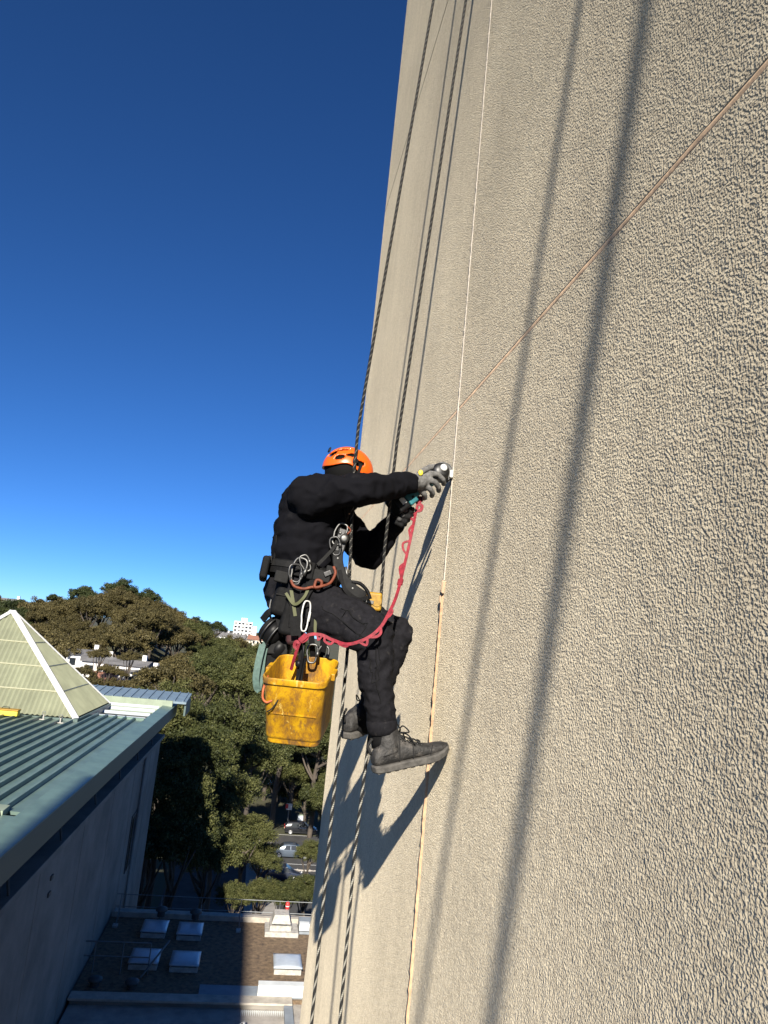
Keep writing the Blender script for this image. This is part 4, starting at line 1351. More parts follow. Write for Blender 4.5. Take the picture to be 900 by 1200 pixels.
# boots: lofted uppers, thick soles, laces
def boot(heel, toe, ankle, roll=0.0, lab=None):
    L_ = (toe - heel).length
    ax = (toe - heel).normalized()
    z = (V(0, 0, 1) - ax * ax.z).normalized()
    y = z.cross(ax)
    # (t, half width, height, bottom lift)
    st = [(0, .028, .055, .012), (.03, .036, .085, .004), (.12, .041, .115, 0), (.25, .042, .118, 0), (.38, .042, .108, .004), (.50, .044, .092, .006), (.62, .048, .078, .004), (.76, .050, .066, .004), (.88, .046, .058, .010), (.96, .034, .046, .018), (1.0, .018, .032, .024)]
    q = MB(); n = 16; vs = []; fs = []
    for t, w, h, b in st:
        for k in range(n):
            a = 2 * math.pi * k / n
            cy_, cz_ = math.cos(a), math.sin(a)
            e = .75
            yy = w * math.copysign(abs(cy_) ** e, cy_)
            zz = .022 + b + (h - .022) * (.5 + .5 * math.copysign(abs(cz_) ** .8, cz_))
            yy *= 1.0 if zz < .06 else max(.55, 1 - (zz - .06) * 5)
            vs.append(heel + ax * (t * L_) + y * yy + z * zz)
    for i in range(len(st) - 1):
        for k in range(n):
            fs.append((i * n + k, i * n + (k + 1) % n, (i + 1) * n + (k + 1) % n, (i + 1) * n + k))
    fs.append(tuple(range(n))); fs.append(tuple((len(st) - 1) * n + k for k in range(n)))
    q.add(vs, fs)
    q.cap(heel + ax * (.23 * L_) + z * .08, ankle + V(0, 0, .035), .046, .052)
    q.cap(heel + ax * (.36 * L_) + z * .085, ankle + V(.02, 0, -.005), .036, .045)
    up = remesh('boot', q, 'boot_grey', W, .005, 3)
    # sole
    q = MB(); vs = []; fs = []; m = 26
    out = []
    for k in range(m):
        a = 2 * math.pi * k / m
        t = .5 - .5 * math.cos(a)
        wid = np.interp(t, [0, .04, .15, .35, .5, .7, .85, .95, 1], [.014, .034, .043, .042, .043, .053, .050, .034, .008])
        out.append((t, math.copysign(wid, math.sin(a)) if abs(math.sin(a)) > 1e-6 else 0))
    for lev, (gz, grow) in enumerate(((0, .0), (.004, .004), (.024, .005), (.030, -.001))):
        for t, w in out:
            lift = .030 * max(0, (t - .72) / .28) ** 1.8
            vs.append(heel + ax * (t * L_ * 1.0 + (grow if t > .5 else -grow)) + y * (w + math.copysign(grow, w)) + z * (gz + lift))
    for l in range(3):
        for k in range(m): fs.append((l * m + k, l * m + (k + 1) % m, (l + 1) * m + (k + 1) % m, (l + 1) * m + k))
    fs.append(tuple(range(m - 1, -1, -1))); fs.append(tuple(3 * m + k for k in range(m)))
    build('sole', q.add(vs, fs), 'boot_sole', up, smooth=False, bevel=.002)
    # tread lugs
    for k in range(9):
        t = .05 + k * .105
        w = float(np.interp(t, [0, .15, .35, .5, .7, .85, 1], [.03, .043, .042, .043, .053, .050, .02]))
        lift = .030 * max(0, (t - .72) / .28) ** 1.8
        R = Matrix((ax, y, z)).transposed()
        build('tread_lug', MB().box(heel + ax * (t * L_) + z * (lift + .0005), (.016, 2 * w - .012, .008), R), 'boot_sole', up)
    # toe cap seam, tongue, laces
    hz = lambda t: float(np.interp(t, [.25, .38, .5, .62, .76], [.150, .122, .103, .086, .070]))
    for k in range(6):
        t = .36 + k * .052
        c = heel + ax * (t * L_) + z * (hz(t) + .002)
        s_ = 1 if k % 2 else -1
        pth = [c - y * .030 - z * .012 - ax * .012 * s_, c - y * .014 + z * .002, c + y * .014 + z * .002, c + y * .030 - z * .012 + ax * .012 * s_]
        build('lace', MB().tube(spline(pth, 4), .0034, 6), 'lace_black', up, smooth=True)
        for e in (-1, 1):
            build('eyelet', MB().ell(c + y * (.029 * e) - z * .011, (.004, .004, .004), None, 8, 6), 'alloy_grey', up, smooth=True)
    c = heel + ax * (.37 * L_) + z * .138
    for e in (-1, 1):
        pth = [c, c + y * (.03 * e) + z * .03 + ax * .01, c + y * (.045 * e) + z * .004 + ax * .03, c + y * (.01 * e) + ax * .012]
        build('lace_bow', MB().tube(spline(pth, 5), .003, 6), 'lace_black', up, smooth=True)
        pth = [c, c + y * (.025 * e) + ax * .03 - z * .01, c + y * (.05 * e) + ax * .05 - z * .05]
        build('lace_end', MB().tube(spline(pth, 5), .003, 6), 'lace_black', up, smooth=True)
    # stitched overlays along the visible quarter
    for (t0, z0, t1, z1) in ((.30, .03, .34, .125), (.48, .03, .50, .095), (.70, .026, .74, .066), (.10, .06, .26, .065)):
        pp = []
        for k in range(7):
            t = t0 + (t1 - t0) * k / 6; zz = z0 + (z1 - z0) * k / 6
            w = float(np.interp(t, [0, .12, .25, .5, .62, .76, .88], [.03, .042, .043, .045, .049, .051, .047])) * (1.0 if zz < .06 else max(.55, 1 - (zz - .06) * 5))
            for e in (-1,): pp.append(heel + ax * (t * L_) + y * (w * e * .985) + z * (zz + .006))
        build('seam', MB().tube(pp, .0022, 5), 'lace_black', up)
    build('heel_tab', MB().tube(spline([heel + z * .075 - ax * .004, heel + z * .11 - ax * .012, heel + z * .135 + ax * .01], 5), .006, 6), 'lace_black', up, smooth=True)
    return up


toe_r = P(525.5, 881, 3.2); toe_r = PX(525.5, 880, WX - .006)
boot(P(438, 906, 3.10), toe_r + V(0, 0, -.022), ar)
boot(P(405, 866, 3.46), P(452, 846, 3.70), al)


# gloves: palm plus five separate bent fingers
def glove(name, m, wrist, palm_c, knuckles, fingers, thumb, rad=.0132, palm=(.052, .042, .026), tips=None):
    q = MB()
    q.cap(wrist, palm_c, .033, .036)
    q.cap(wrist + (wrist - palm_c).normalized() * .02, wrist, .034, .034)
    for k in knuckles: q.cap(palm_c, k, .026, .015)
    for k in range(3): q.cap(knuckles[k], knuckles[k + 1], .0145, .0145)
    for k, f in zip(knuckles, fingers):
        pts = [k] + f
        for i in range(len(pts) - 1): q.cap(pts[i], pts[i + 1], rad * (1.12 - .06 * i), rad * (1.06 - .06 * i))
    for i in range(len(thumb) - 1): q.cap(thumb[i], thumb[i + 1], rad * 1.2, rad * 1.1)
    g = remesh(name, q, m, W, .0042, 2)
    return g


g1 = glove('glove', 'glove_grey', P(479, 567, 3.35), P(492, 565, 3.39),
           [P(505, 555, 3.405), P(502, 562, 3.395), P(498, 569, 3.40), P(492, 574, 3.41)],
           [[P(513, 556, 3.415), P(519, 562, 3.43), P(520, 567, 3.46)],
            [P(510, 565, 3.40), P(514, 571, 3.42), P(514, 575, 3.45)],
            [P(504, 573, 3.405), P(507, 578, 3.43), P(506, 581, 3.455)],
            [P(497, 579, 3.42), P(498, 583, 3.44), P(496, 584, 3.465)]],
           [P(487, 561, 3.40), P(494, 553, 3.43), P(503, 548, 3.47), P(510, 547, 3.49)])
build('glove_label', MB().ell(P(493, 554, 3.36), (.012, .006, .014), None, 10, 8), 'yellow_label', g1, smooth=True)
build('wrist_band', MB().lathe([(.036, -.006), (.0385, -.004), (.0385, .014), (.036, .016)], 16, P(483, 566.5, 3.36), P(492, 565, 3.39) - P(479, 567, 3.35)), 'glove_grey', g1, smooth=True)
g2 = glove('glove', 'glove_dark', P(463, 612, 3.50), P(468, 606, 3.47),
           [P(479, 596, 3.475), P(478, 601, 3.47), P(475, 606, 3.465), P(471, 611, 3.46)],
           [[P(483, 597, 3.44), P(480, 600, 3.405), P(473, 597, 3.385)],
            [P(482, 603, 3.435), P(478, 606, 3.40), P(470, 603, 3.385)],
            [P(478, 609, 3.435), P(474, 611, 3.40), P(467, 608, 3.39)],
            [P(474, 614, 3.435), P(470, 615, 3.405), P(464, 612, 3.40)]],
           [P(462, 604, 3.46), P(458, 594, 3.45), P(462, 586, 3.44), P(468, 582, 3.43)])
for (x, y, Y) in ((474.5, 598, 3.381), (471.5, 604, 3.381), (468, 608.5, 3.386)):
    build('finger_pad', MB().ell(P(x, y, Y), (.0125, .0105, .0112), None, 12, 8), 'tip_grey', g2, smooth=True)

# helmet with vent openings
hc = P(407.5, 553, 3.38)
hfw = V(.95, .12, -.22).normalized(); hup = (V(0, 0, 1) - hfw * hfw.z).normalized(); hsd = hfw.cross(hup)
HR = Matrix((hfw, -hsd, hup)).transposed()
rx, ry, rzz = .120, .100, .118
nu, nv = 96, 40
vents = [(-2.24, .26, .40, .095), (-1.76, .54, .42, .08), (-1.34, .28, .44, .095), (-2.34, .70, .55, .06), (-2.72, .38, .46, .13)]
vents += [(-a, b, c, d) for a, b, c, d in vents]
vents += [(0.2, 1.05, .3, .05), (-.2, 1.05, .3, .05)]
vs = []; fs = []
for j in range(nv + 1):
    for i in range(nu):
        az = 2 * math.pi * i / nu
        lo = -.20 + .30 * math.exp(-((abs(((az + math.pi) % (2 * math.pi)) - math.pi) - 1.75) / .55) ** 2)   # raised over the ears
        el = lo + (math.pi / 2 - lo) * j / nv
        k = 1.0 + .02 * math.cos(2 * az) * math.cos(el)
        vs.append(hc + HR @ V(rx * k * math.cos(el) * math.cos(az), ry * k * math.cos(el) * math.sin(az), rzz * math.sin(el)))
for j in range(nv):
    for i in range(nu):
        az = 2 * math.pi * (i + .5) / nu; az = (az + math.pi) % (2 * math.pi) - math.pi
        lo = -.20 + .30 * math.exp(-((abs(az) - 1.75) / .55) ** 2)
        el = lo + (math.pi / 2 - lo) * (j + .5) / nv
        hole = any(((az - va) * math.cos(ve)) ** 2 / (vl * .5) ** 2 + (el - ve + .35 * (az - va) * math.copysign(1, va)) ** 2 / (vh * 1.35) ** 2 < 1 for va, ve, vl, vh in vents)
        if hole: continue
        fs.append((j * nu + i, j * nu + (i + 1) % nu, (j + 1) * nu + (i + 1) % nu, (j + 1) * nu + i))
helmet = build('helmet', MB().add(vs, fs), 'helmet_orange', W, smooth=True, solid=.006)
build('helmet_liner', MB().ell(hc + hup * .0, (rx - .011, ry - .011, rzz - .011), HR, 24, 16), 'liner_black', helmet, smooth=True)
for s_ in (-1, 1):
    pth = [hc + HR @ V(.03, s_ * .098, .03), hc + HR @ V(.035, s_ * .09, -.04), hc + HR @ V(.06, s_ * .05, -.12), hc + HR @ V(.07, 0, -.135)]
    build('chin_strap', MB().strap(spline(pth, 5), .014, .002, HR @ V(0, s_, 0)), 'web_black', helmet)
build('headlamp_clip', MB().box(hc + HR @ V(-.118, -.02, .06), (.008, .03, .022), HR), 'plastic_black', helmet, bevel=.003)
build('headlamp_clip', MB().box(hc + HR @ V(.0, -.104, .035), (.026, .008, .02), HR), 'plastic_black', helmet, bevel=.003)

# ------------------------------------------------------------------ harness (worn: part of the person)
ctr = P(353, 672, 3.40)


def ring_pts(c, rx_, ry_, tilt=(0, 0), n=40):
    R = Matrix.Rotation(tilt[0], 3, 'X') @ Matrix.Rotation(tilt[1], 3, 'Y')
    return [c + R @ V(rx_ * math.cos(2 * math.pi * i / n), ry_ * math.sin(2 * math.pi * i / n), 0) for i in range(n)], [R @ V(math.cos(2 * math.pi * i / n) / rx_, math.sin(2 * math.pi * i / n) / ry_, 0) for i in range(n)]


pp, nn_ = ring_pts(ctr, .160, .194, (0, .10))
harness = build('harness_belt', MB().strap(pp, .062, .014, nn_, closed=True), 'web_black', W, bevel=.003)
pp, nn_ = ring_pts(ctr + V(0, 0, .012), .166, .201, (0, .10))
build('belt_webbing', MB().strap(pp, .026, .008, nn_, closed=True), 'web_grey', harness)
build('back_pad', MB().box(ctr + V(-.165, -.02, .0), (.035, .26, .10), Matrix.Rotation(.1, 3, 'Y')), 'web_black', harness, bevel=.012)
for hp, kk in ((hipr, kr), (hipl, kl)):
    d = (kk - hp).normalized(); c = hp.lerp(kk, .22)
    u1 = V(0, 1, 0) - d * d.y; u1.normalize(); u2 = d.cross(u1)
    pp = [c + u1 * (.124 * math.cos(a)) + u2 * (.124 * math.sin(a)) for a in np.linspace(0, 2 * math.pi, 33)[:-1]]
    nn_ = [(p - c).normalized() for p in pp]
    build('leg_loop', MB().strap(pp, .045, .012, nn_, closed=True), 'web_black', harness, bevel=.003)
# shoulder straps, chest strap, back strap standing off the jacket
for (pts, w) in (([P(323, 668, 3.42), P(322, 640, 3.42), P(330, 610, 3.42), P(345, 582, 3.38), P(362, 566, 3.32), P(385, 575, 3.28), P(400, 600, 3.27), P(402, 632, 3.27)], .03),
                 ([P(324, 670, 3.46), P(330, 610, 3.5), P(355, 568, 3.5), P(388, 572, 3.5), P(404, 600, 3.46), P(404, 634, 3.36)], .03)):
    sp_ = spline(pts, 6)
    build('shoulder_strap', MB().strap(sp_, w, .006, [V(-.4, -1, .2)] * len(sp_)), 'web_black', harness)
pts = spline([P(321, 690, 3.33), P(319, 668, 3.32), P(322, 645, 3.32), P(323, 628, 3.33)], 6)
build('side_strap', MB().strap(pts, .022, .005, [V(-1, -.3, 0)] * len(pts)), 'web_black', harness)
build('strap_buckle', MB().box(P(316.5, 656, 3.29), (.02, .03, .035)), 'plastic_black', harness, bevel=.004)
# belt buckles and gear pockets on the near hip
for (x, y, w, h, mt) in ((377, 675, .075, .05, 'web_grey'), (360, 668, .06, .075, 'web_black'), (330, 676, .06, .05, 'web_grey'), (388, 668, .045, .035, 'web_grey')):
    build('belt_pocket', MB().box(P(x, y, 3.19), (w, .022, h), Matrix.Rotation(.12, 3, 'Y')), mt, harness, bevel=.006)
build('buckle', MB().box(P(384, 672, 3.175), (.034, .008, .022), Matrix.Rotation(-.5, 3, 'Y')), 'alloy_grey', harness, bevel=.003)
for (x0, y0, x1, y1, mt, w) in ((363, 690, 365, 745, 'web_black', .040), (371, 695, 369, 742, 'web_olive', .012), (341, 690, 346, 722, 'web_olive', .014), (338, 690, 352, 735, 'web_black', .03), (345, 690, 347, 745, 'web_black', .045)):
    pts = spline([P(x0, y0, 3.175), P((x0 + x1) / 2, (y0 + y1) / 2, 3.165), P(x1, y1, 3.16)], 5)
    build('hanging_strap', MB().strap(pts, w, .005, [V(0, -1, 0)] * len(pts)), mt, harness)
build('seat_pouch', MB().box(P(340, 722, 3.26), (.075, .14, .17), Matrix.Rotation(.15, 3, 'Y')), 'web_black', harness, bevel=.02)


# ------------------------------------------------------------------ hardware
def carabiner(c, L_, w, rod, ax, side, mt, lab, name='carabiner', group='carabiners on the harness', gate=True):
    ax = Vector(ax).normalized(); side = Vector(side); side = (side - ax * side.dot(ax)).normalized()
    pts = []
    n = 28
    for i in range(n):
        a = 2 * math.pi * i / n
        r = w * (1.0 if math.sin(a) > 0 else .8)
        pts.append(c + ax * (L_ / 2 * math.copysign(abs(math.sin(a)) ** .7, math.sin(a))) + side * (r / 2 * math.copysign(abs(math.cos(a)) ** .6, math.cos(a))))
    t = thing(name, lab, 'carabiner', c - ax * (L_ / 2), group)
    build('frame', MB().tube(pts, rod, 8, closed=True), mt, t, smooth=True)
    if gate:
        build('gate_sleeve', MB().tube([c + side * (w * .48) - ax * L_ * .16, c + side * (w * .48) + ax * L_ * .16], rod * 1.5, 10), mt, t, smooth=True)
    return t


carabiner(P(350, 668, 3.165), .105, .06, .0052, V(.25, 0, 1), V(1, -.3, 0), 'steel', 'silver carabiner at the hip over the orange cord')
carabiner(P(346, 673, 3.155), .085, .055, .0048, V(-.1, 0, 1), V(1, .2, 0), 'alloy_grey', 'dull carabiner lapping the silver one at the hip')
carabiner(P(358, 660, 3.165), .07, .04, .0045, V(-.5, 0, 1), V(1, 0, .3), 'steel', 'small silver carabiner at the top of the belt')
carabiner(P(358, 722, 3.12), .125, .038, .0034, V(.03, 0, 1), V(1, .5, 0), 'white_plastic', 'long white carabiner hanging above the bucket')
carabiner(P(322, 712, 3.30), .10, .045, .005, V(.02, 0, 1), V(1, -.2, 0), 'steel', 'silver carabiner carrying the black ear defenders')
carabiner(P(327, 718, 3.31), .09, .03, .005, V(.05, 0, 1), V(1, -.2, 0), 'cord_rust', 'copper coloured carabiner beside the one carrying the ear defenders')
carabiner(P(366, 766, 3.13), .075, .045, .005, V(0, 0, 1), V(1, -.2, 0), 'steel', 'silver carabiner at the middle of the bucket opening')
carabiner(P(378, 768, 3.22), .08, .045, .005, V(.2, 0, 1), V(1, -.2, 0), 'steel', 'silver carabiner inside the bucket beside its sunlit wall')
carabiner(P(398, 626, 3.235), .10, .05, .005, V(.35, 0, 1), V(1, -.2, 0), 'steel', 'silver carabiner on the chest strap under the arm')
carabiner(P(393, 640, 3.22), .08, .045, .005, V(-.3, 0, 1), V(1, -.2, 0), 'alloy_grey', 'grey carabiner below the chest clamp')
# chest ascender
c = P(400, 634, 3.24)
t = thing('chest_clamp', 'grey metal rope clamp on the chest of the worker', 'rope clamp', c - V(0, 0, .06))
build('plate', MB().box(c, (.05, .012, .11), Matrix.Rotation(.2, 3, 'Y')), 'alloy_grey', t, bevel=.008)
build('cam', MB().lathe([(.008, -.012), (.020, -.01), (.020, .01), (.008, .012)], 14, c + V(.01, -.012, .01), (0, 1, 0)), 'steel', t, smooth=True)
build('rivet', MB().lathe([(.004, -.006), (.007, 0), (.004, .006)], 10, c + V(-.01, -.01, .035), (0, 1, 0)), 'steel', t)
build('spring_tab', MB().tube(spline([c + V(.02, -.01, .03), c + V(.035, -.012, .05), c + V(.02, -.012, .065)], 4), .004, 6), 'cord_rust', t, smooth=True)
# descender: long black body with bolts along the rope at the hip
pts = spline([P(396, 645, 3.235), P(396, 660, 3.225), P(401, 676, 3.215), P(413, 690, 3.205), P(428, 700, 3.20)], 6)
t = thing('descender', 'curved black descender with silver bolts lying along the thigh', 'descender', pts[-1])
build('side_plate', MB().sweep(pts, [(-.023, -.012), (.023, -.012), (.023, .012), (-.023, .012)], [V(0, -1, 0)] * len(pts), scales=[.7] + [1] * (len(pts) - 3) + [.9, .6]), 'web_grey', t, bevel=.006)
for k in (4, 11, 18):
    build('bolt', MB().lathe([(.002, .016), (.005, .015), (.006, .012)], 10, pts[k], (0, -1, 0)), 'steel', t)
pl = spline([P(412, 682, 3.2), P(422, 684, 3.2), P(430, 692, 3.2), P(434, 702, 3.2)], 5)
build('handle', MB().tube(pl, .008, 8), 'plastic_black', t, smooth=True)
build('rope_guide', MB().tube([P(405, 664, 3.215), P(408, 682, 3.215)], .006, 8), 'steel', t, smooth=True)

# yellow tape holster on the belt
c = P(438, 705, 3.27)
t = thing('tape_holster', 'square yellow tape measure with silver belt clip above the knee', 'tape measure', c - V(0, 0, .045))
build('case', MB().box(c, (.07, .04, .082)), 'tape_yellow', t, bevel=.012, segs=3)
build('clip', MB().box(c + V(-.045, -.022, -.002), (.085, .006, .016), Matrix.Rotation(.1, 3, 'Y')), 'steel', t, bevel=.002)
build('label_disc', MB().lathe([(.002, 0), (.022, 0), (.022, .003), (.002, .003)], 18, c + V(.01, -.0205, .0), (0, -1, 0)), 'tape_yellow', t)
build('end_hook', MB().box(c + V(-.012, -.0, -.045), (.02, .02, .008)), 'white_plastic', t, bevel=.002)

# orange cord coiled round the belt
pts = spline([P(341, 680, 3.15), P(345, 687, 3.14), P(356, 690, 3.14), P(366, 688, 3.14), P(374, 690, 3.14), P(377, 682, 3.135), P(371, 680, 3.14), P(369, 688, 3.13), P(377, 687, 3.13), P(387, 683, 3.15), P(393, 672, 3.17), P(391, 664, 3.18)], 6)
tag(build('knotted_cord', MB().tube(pts, .0062, 8), 'cord_rust', smooth=True), 'rust orange cord knotted round the harness belt', 'cord')

# spare slings, small pouches and a maroon bag packed under the belt
def gear_strap(pts, w, m, lab, name='gear_sling', up=V(0, -1, 0)):
    sp = spline(pts, 6)
    return tag(build(name, MB().strap(sp, w, .005, [up] * len(sp)), m), lab, 'sling', 'slings hanging from the harness')


gear_strap([P(330, 690, 3.28), P(326, 712, 3.26), P(330, 735, 3.25), P(342, 752, 3.24)], .03, 'web_black', 'black sling dropping from the back of the belt to the maroon bag')
gear_strap([P(379, 700, 3.22), P(382, 722, 3.2), P(381, 748, 3.2), P(378, 768, 3.22)], .022, 'web_black', 'black sling hanging behind the thigh toward the bucket')
gear_strap([P(335, 695, 3.17), P(345, 708, 3.15), P(356, 700, 3.14), P(362, 688, 3.15)], .012, 'web_olive', 'thin olive sling looped below the belt carabiners')
gear_strap([P(398, 668, 3.2), P(404, 690, 3.18), P(418, 702, 3.18), P(432, 700, 3.2)], .016, 'web_black', 'black sling from the descender toward the yellow tape')
gear_strap([P(372, 662, 3.19), P(382, 652, 3.2), P(392, 640, 3.22), P(398, 622, 3.25), P(396, 604, 3.28)], .014, 'web_grey', 'grey strap climbing from the belt to the chest clamp')
c = P(346, 738, 3.24)
t = thing('maroon_bag', 'small dark maroon bag wedged between thigh and bucket', 'bag', c - V(0, 0, .07))
build('bag_body', MB().box(c, (.08, .09, .13), Matrix.Rotation(-.1, 3, 'Y')), 'bag_maroon', t, bevel=.02)
build('bag_flap', MB().box(c + V(0, -.047, .035), (.07, .012, .06)), 'web_black', t, bevel=.005)
c = P(333, 706, 3.27)
t = thing('belt_bag', 'black zipped bag strapped behind the hip under the belt', 'bag', c - V(0, 0, .07))
build('bag_body', MB().box(c, (.10, .13, .13), Matrix.Rotation(.2, 3, 'Y')), 'web_black', t, bevel=.025)
build('zip', MB().tube([c + V(-.04, -.067, .03), c + V(.04, -.067, .02)], .003, 6), 'web_grey', t)
build('pull_tab', MB().box(c + V(.042, -.07, .012), (.008, .004, .02)), 'cord_rust', t)

# ear defenders hanging behind the hip with wire headband
c = P(322, 742, 3.30)
t = thing('ear_defenders', 'pair of black ear defenders with wire headband hanging behind the hip', 'ear defenders', c - V(0, 0, .12))
axd = V(.62, -.30, -.42).normalized()
prof = [(.0, -.035), (.040, -.034), (.056, -.022), (.060, .0), (.056, .012), (.048, .026), (.03, .036), (.0, .038)]
for k, (off, nm) in enumerate(((V(.0, 0, .0), 'cup'), (V(.035, .03, -.07), 'cup'))):
    cp = build(nm, MB().lathe([(max(r, .0008), z) for r, z in prof], 26, c + off, axd), 'plastic_black', t, smooth=True)
    cu = c + off - axd * .036
    build('cushion', MB().lathe([(.03, -.012), (.055, -.010), (.060, .0), (.055, .01), (.03, .012)], 26, cu, axd), 'web_black', cp, smooth=True)
for s_ in (-1, 1):
    b1 = axd.orthogonal().normalized(); b2 = axd.cross(b1)
    pth = [c + axd * (.02 * s_) + b1 * .068 * math.cos(a) + b2 * .068 * math.sin(a) for a in np.linspace(0, 2 * math.pi, 25)[:-1]]
    build('headband_wire', MB().tube(pth, .0045, 8, closed=True), 'alloy_grey', t, smooth=True)
build('band_pad', MB().strap(spline([c + V(-.06, 0, .05), c + V(-.03, -.02, .09), c + V(.02, -.02, .09)], 5), .03, .008, V(-.3, -1, .4)), 'plastic_black', t)

# green sling
pts = spline([P(308, 755, 3.26), P(303, 775, 3.25), P(300, 795, 3.25), P(302, 808, 3.26), P(305, 795, 3.27), P(308, 770, 3.28), P(312, 752, 3.29)], 7)
tag(build('webbing_sling', MB().strap(pts, .030, .004, [V(-.5, -1, 0)] * len(pts)), 'sling_green'), 'pale green webbing sling hanging beside the ear defenders', 'sling')
# tool pouch with small tools behind the bucket
c = P(322, 772, 3.34)
t = thing('tool_pouch', 'dark tool pouch hanging behind the bucket under the ear defenders', 'pouch', c - V(0, 0, .09))
build('pouch_body', MB().box(c, (.11, .09, .16), Matrix.Rotation(.1, 3, 'Y')), 'web_black', t, bevel=.02)
build('pouch_flap', MB().box(c + V(0, -.05, .05), (.10, .02, .06)), 'web_grey', t, bevel=.006)
for k, (dx, mt) in enumerate(((-.03, 'cord_rust'), (.0, 'steel'), (.03, 'red_paint'))):
    build('tool_handle', MB().tube([c + V(dx, -.02, .06), c + V(dx + .01, -.03, .14)], .009, 8), mt, t, smooth=True)

# ------------------------------------------------------------------ grinder
gb = P(465, 591.5, 3.405); gh = P(515.5, 553.5, 3.485)
ga = (gh - gb).normalized()
gz_ = (V(0, -1, 0) - ga * ga.dot(V(0, -1, 0))).normalized(); gy = ga.cross(gz_)
GR = Matrix((ga, gy, gz_)).transposed()
GT = thing('angle_grinder', 'teal and black cordless angle grinder pressed against the wall joint', 'grinder', gb - V(0, 0, .05))
build('motor_body', MB().lathe([(.020, .03), (.034, .04), (.036, .09), (.031, .11), (.028, .17), (.032, .2), (.034, .225), (.02, .23)], 22, gb, ga), 'plastic_teal', GT, smooth=True)
bt = build('battery', MB().box(gb + ga * -.006 + gz_ * .02, (.066, .092, .085), GR), 'plastic_black', GT, bevel=.010, segs=3)
build('battery_label', MB().box(gb + gz_ * .0635 + ga * .004 + gy * .004, (.026, .032, .002), GR), 'white_plastic', bt)
build('rear_housing', MB().box(gb + ga * .052 + gz_ * .022, (.052, .094, .086), GR), 'plastic_teal', GT, bevel=.008)
build('vent_strip', MB().box(gb + ga * .058 + gz_ * .0655 + gy * .018, (.012, .012, .003), GR), 'plastic_black', GT)
hd = build('gear_head', MB().lathe([(.014, -.040), (.036, -.038), (.043, -.022), (.045, .012), (.040, .026), (.020, .034), (.002, .035)], 24, gh, gz_), 'alloy_grey', GT, smooth=True)
build('highlight_cap', MB().lathe([(.018, .028), (.0185, .036), (.015, .040), (.002, .041)], 20, gh + V(.004, 0, .012), gz_), 'white_plastic', hd, smooth=True)  # white cap colour stands in for the bright highlight on the gear head
for a in range(4):
    aa = a * math.pi / 2 + .6
    build('screw', MB().lathe([(.0045, 0), (.0045, .006), (.001, .007)], 8, gh + gz_ * .022 + ga * (.027 * math.cos(aa)) + gy * (.027 * math.sin(aa)), gz_), 'steel', hd)
dc = V(WX - .052, Yj + .002, gh.z + .012)
build('guard', MB().lathe([(.012, -.014), (.046, -.014), (.048, -.012), (.048, .008), (.046, .008), (.044, -.010), (.012, -.010)], 28, dc, (0, 1, 0)), 'alloy_grey', GT, smooth=False)
build('cutting_disc', MB().lathe([(.008, -.0015), (.055, -.0015), (.055, .0015), (.008, .0015)], 32, dc, (0, 1, 0)), 'alloy_grey', GT)
build('dust_shroud', MB().box(V(WX - .012, Yj - .004, gh.z + .006), (.02, .045, .042)), 'white_plastic', GT, bevel=.008)
build('spindle', MB().tube([gh, dc], .014, 12), 'alloy_grey', GT, smooth=True)

# ------------------------------------------------------------------ red tool lanyard: webbing with stitched loops
core = [P(489, 580, 3.47), P(490, 588, 3.46), P(487, 602, 3.43), P(483, 622, 3.34), P(478, 645, 3.30), P(472, 670, 3.22), P(465, 697, 3.10), P(457, 716, 3.02), P(446, 735, 2.98), P(430, 748, 2.97), P(408, 755, 3.00), P(390, 750, 3.05), P(376, 744, 3.07), P(362, 744, 3.07), P(352, 752, 3.08), P(346, 768, 3.10), P(341, 785, 3.14)]
cs_ = spline(core, 8)
LY = thing('tool_lanyard', 'red webbing tool lanyard with sewn loops sagging from grinder to bucket', 'lanyard', cs_[-1])
up_l = [V(-.35, -1, .25)] * len(cs_)
build('webbing', MB().strap(cs_, .013, .0035, up_l), 'web_red', LY)


def along(t):
    i = min(len(cs_) - 2, int(t * (len(cs_) - 1))); f = t * (len(cs_) - 1) - i
    return cs_[i].lerp(cs_[i + 1], f), (cs_[i + 1] - cs_[i]).normalized()


for (t0, t1, out, w) in ((.03, .07, .022, .02), (.075, .115, .024, .02), (.12, .16, -.02, .014), (.165, .205, -.026, .012), (.22, .27, -.024, .012), (.29, .33, -.014, .02), (.43, .47, .010, .02), (.50, .545, .016, .014), (.56, .60, .018, .012), (.62, .665, .018, .012), (.68, .72, .020, .012), (.74, .78, .022, .01), (.82, .86, .014, .018), (.88, .92, -.012, .018)):
    jr = random.Random(int(t0 * 1000)); out *= jr.uniform(.5, 1.35); t1 += jr.uniform(-.012, .010)
    a, ta = along(t0); b, tb = along(t1); side = ta.cross(V(-.2, -1, .2)).normalized() * -1
    pts = spline([a, a.lerp(b, .2 + .2 * jr.random()) + side * out, a.lerp(b, .6 + .3 * jr.random()) + side * out * jr.uniform(.6, 1.1), b], 5)
    build('sewn_loop', MB().strap(pts, w * .8, .004, [V(-.35, -1, .25)] * len(pts)), 'web_red', LY)
for t0 in (.05, .34, .85):
    a, ta = along(t0)
    pts = [a - ta * .02, a + ta * .02]
    build('stitched_tab', MB().strap(pts, .024, .011, [V(-.35, -1, .25)] * 2), 'web_red', LY, bevel=.003)

# ------------------------------------------------------------------ bucket
bo = P(350, 859, 3.13)
RB = Matrix.Rotation(math.radians(-15), 3, 'Z') @ Matrix.Rotation(math.radians(17), 3, 'X')
BK = thing('bucket', 'dirty yellow rectangular plastic bucket hanging at the side of the worker', 'bucket', bo)


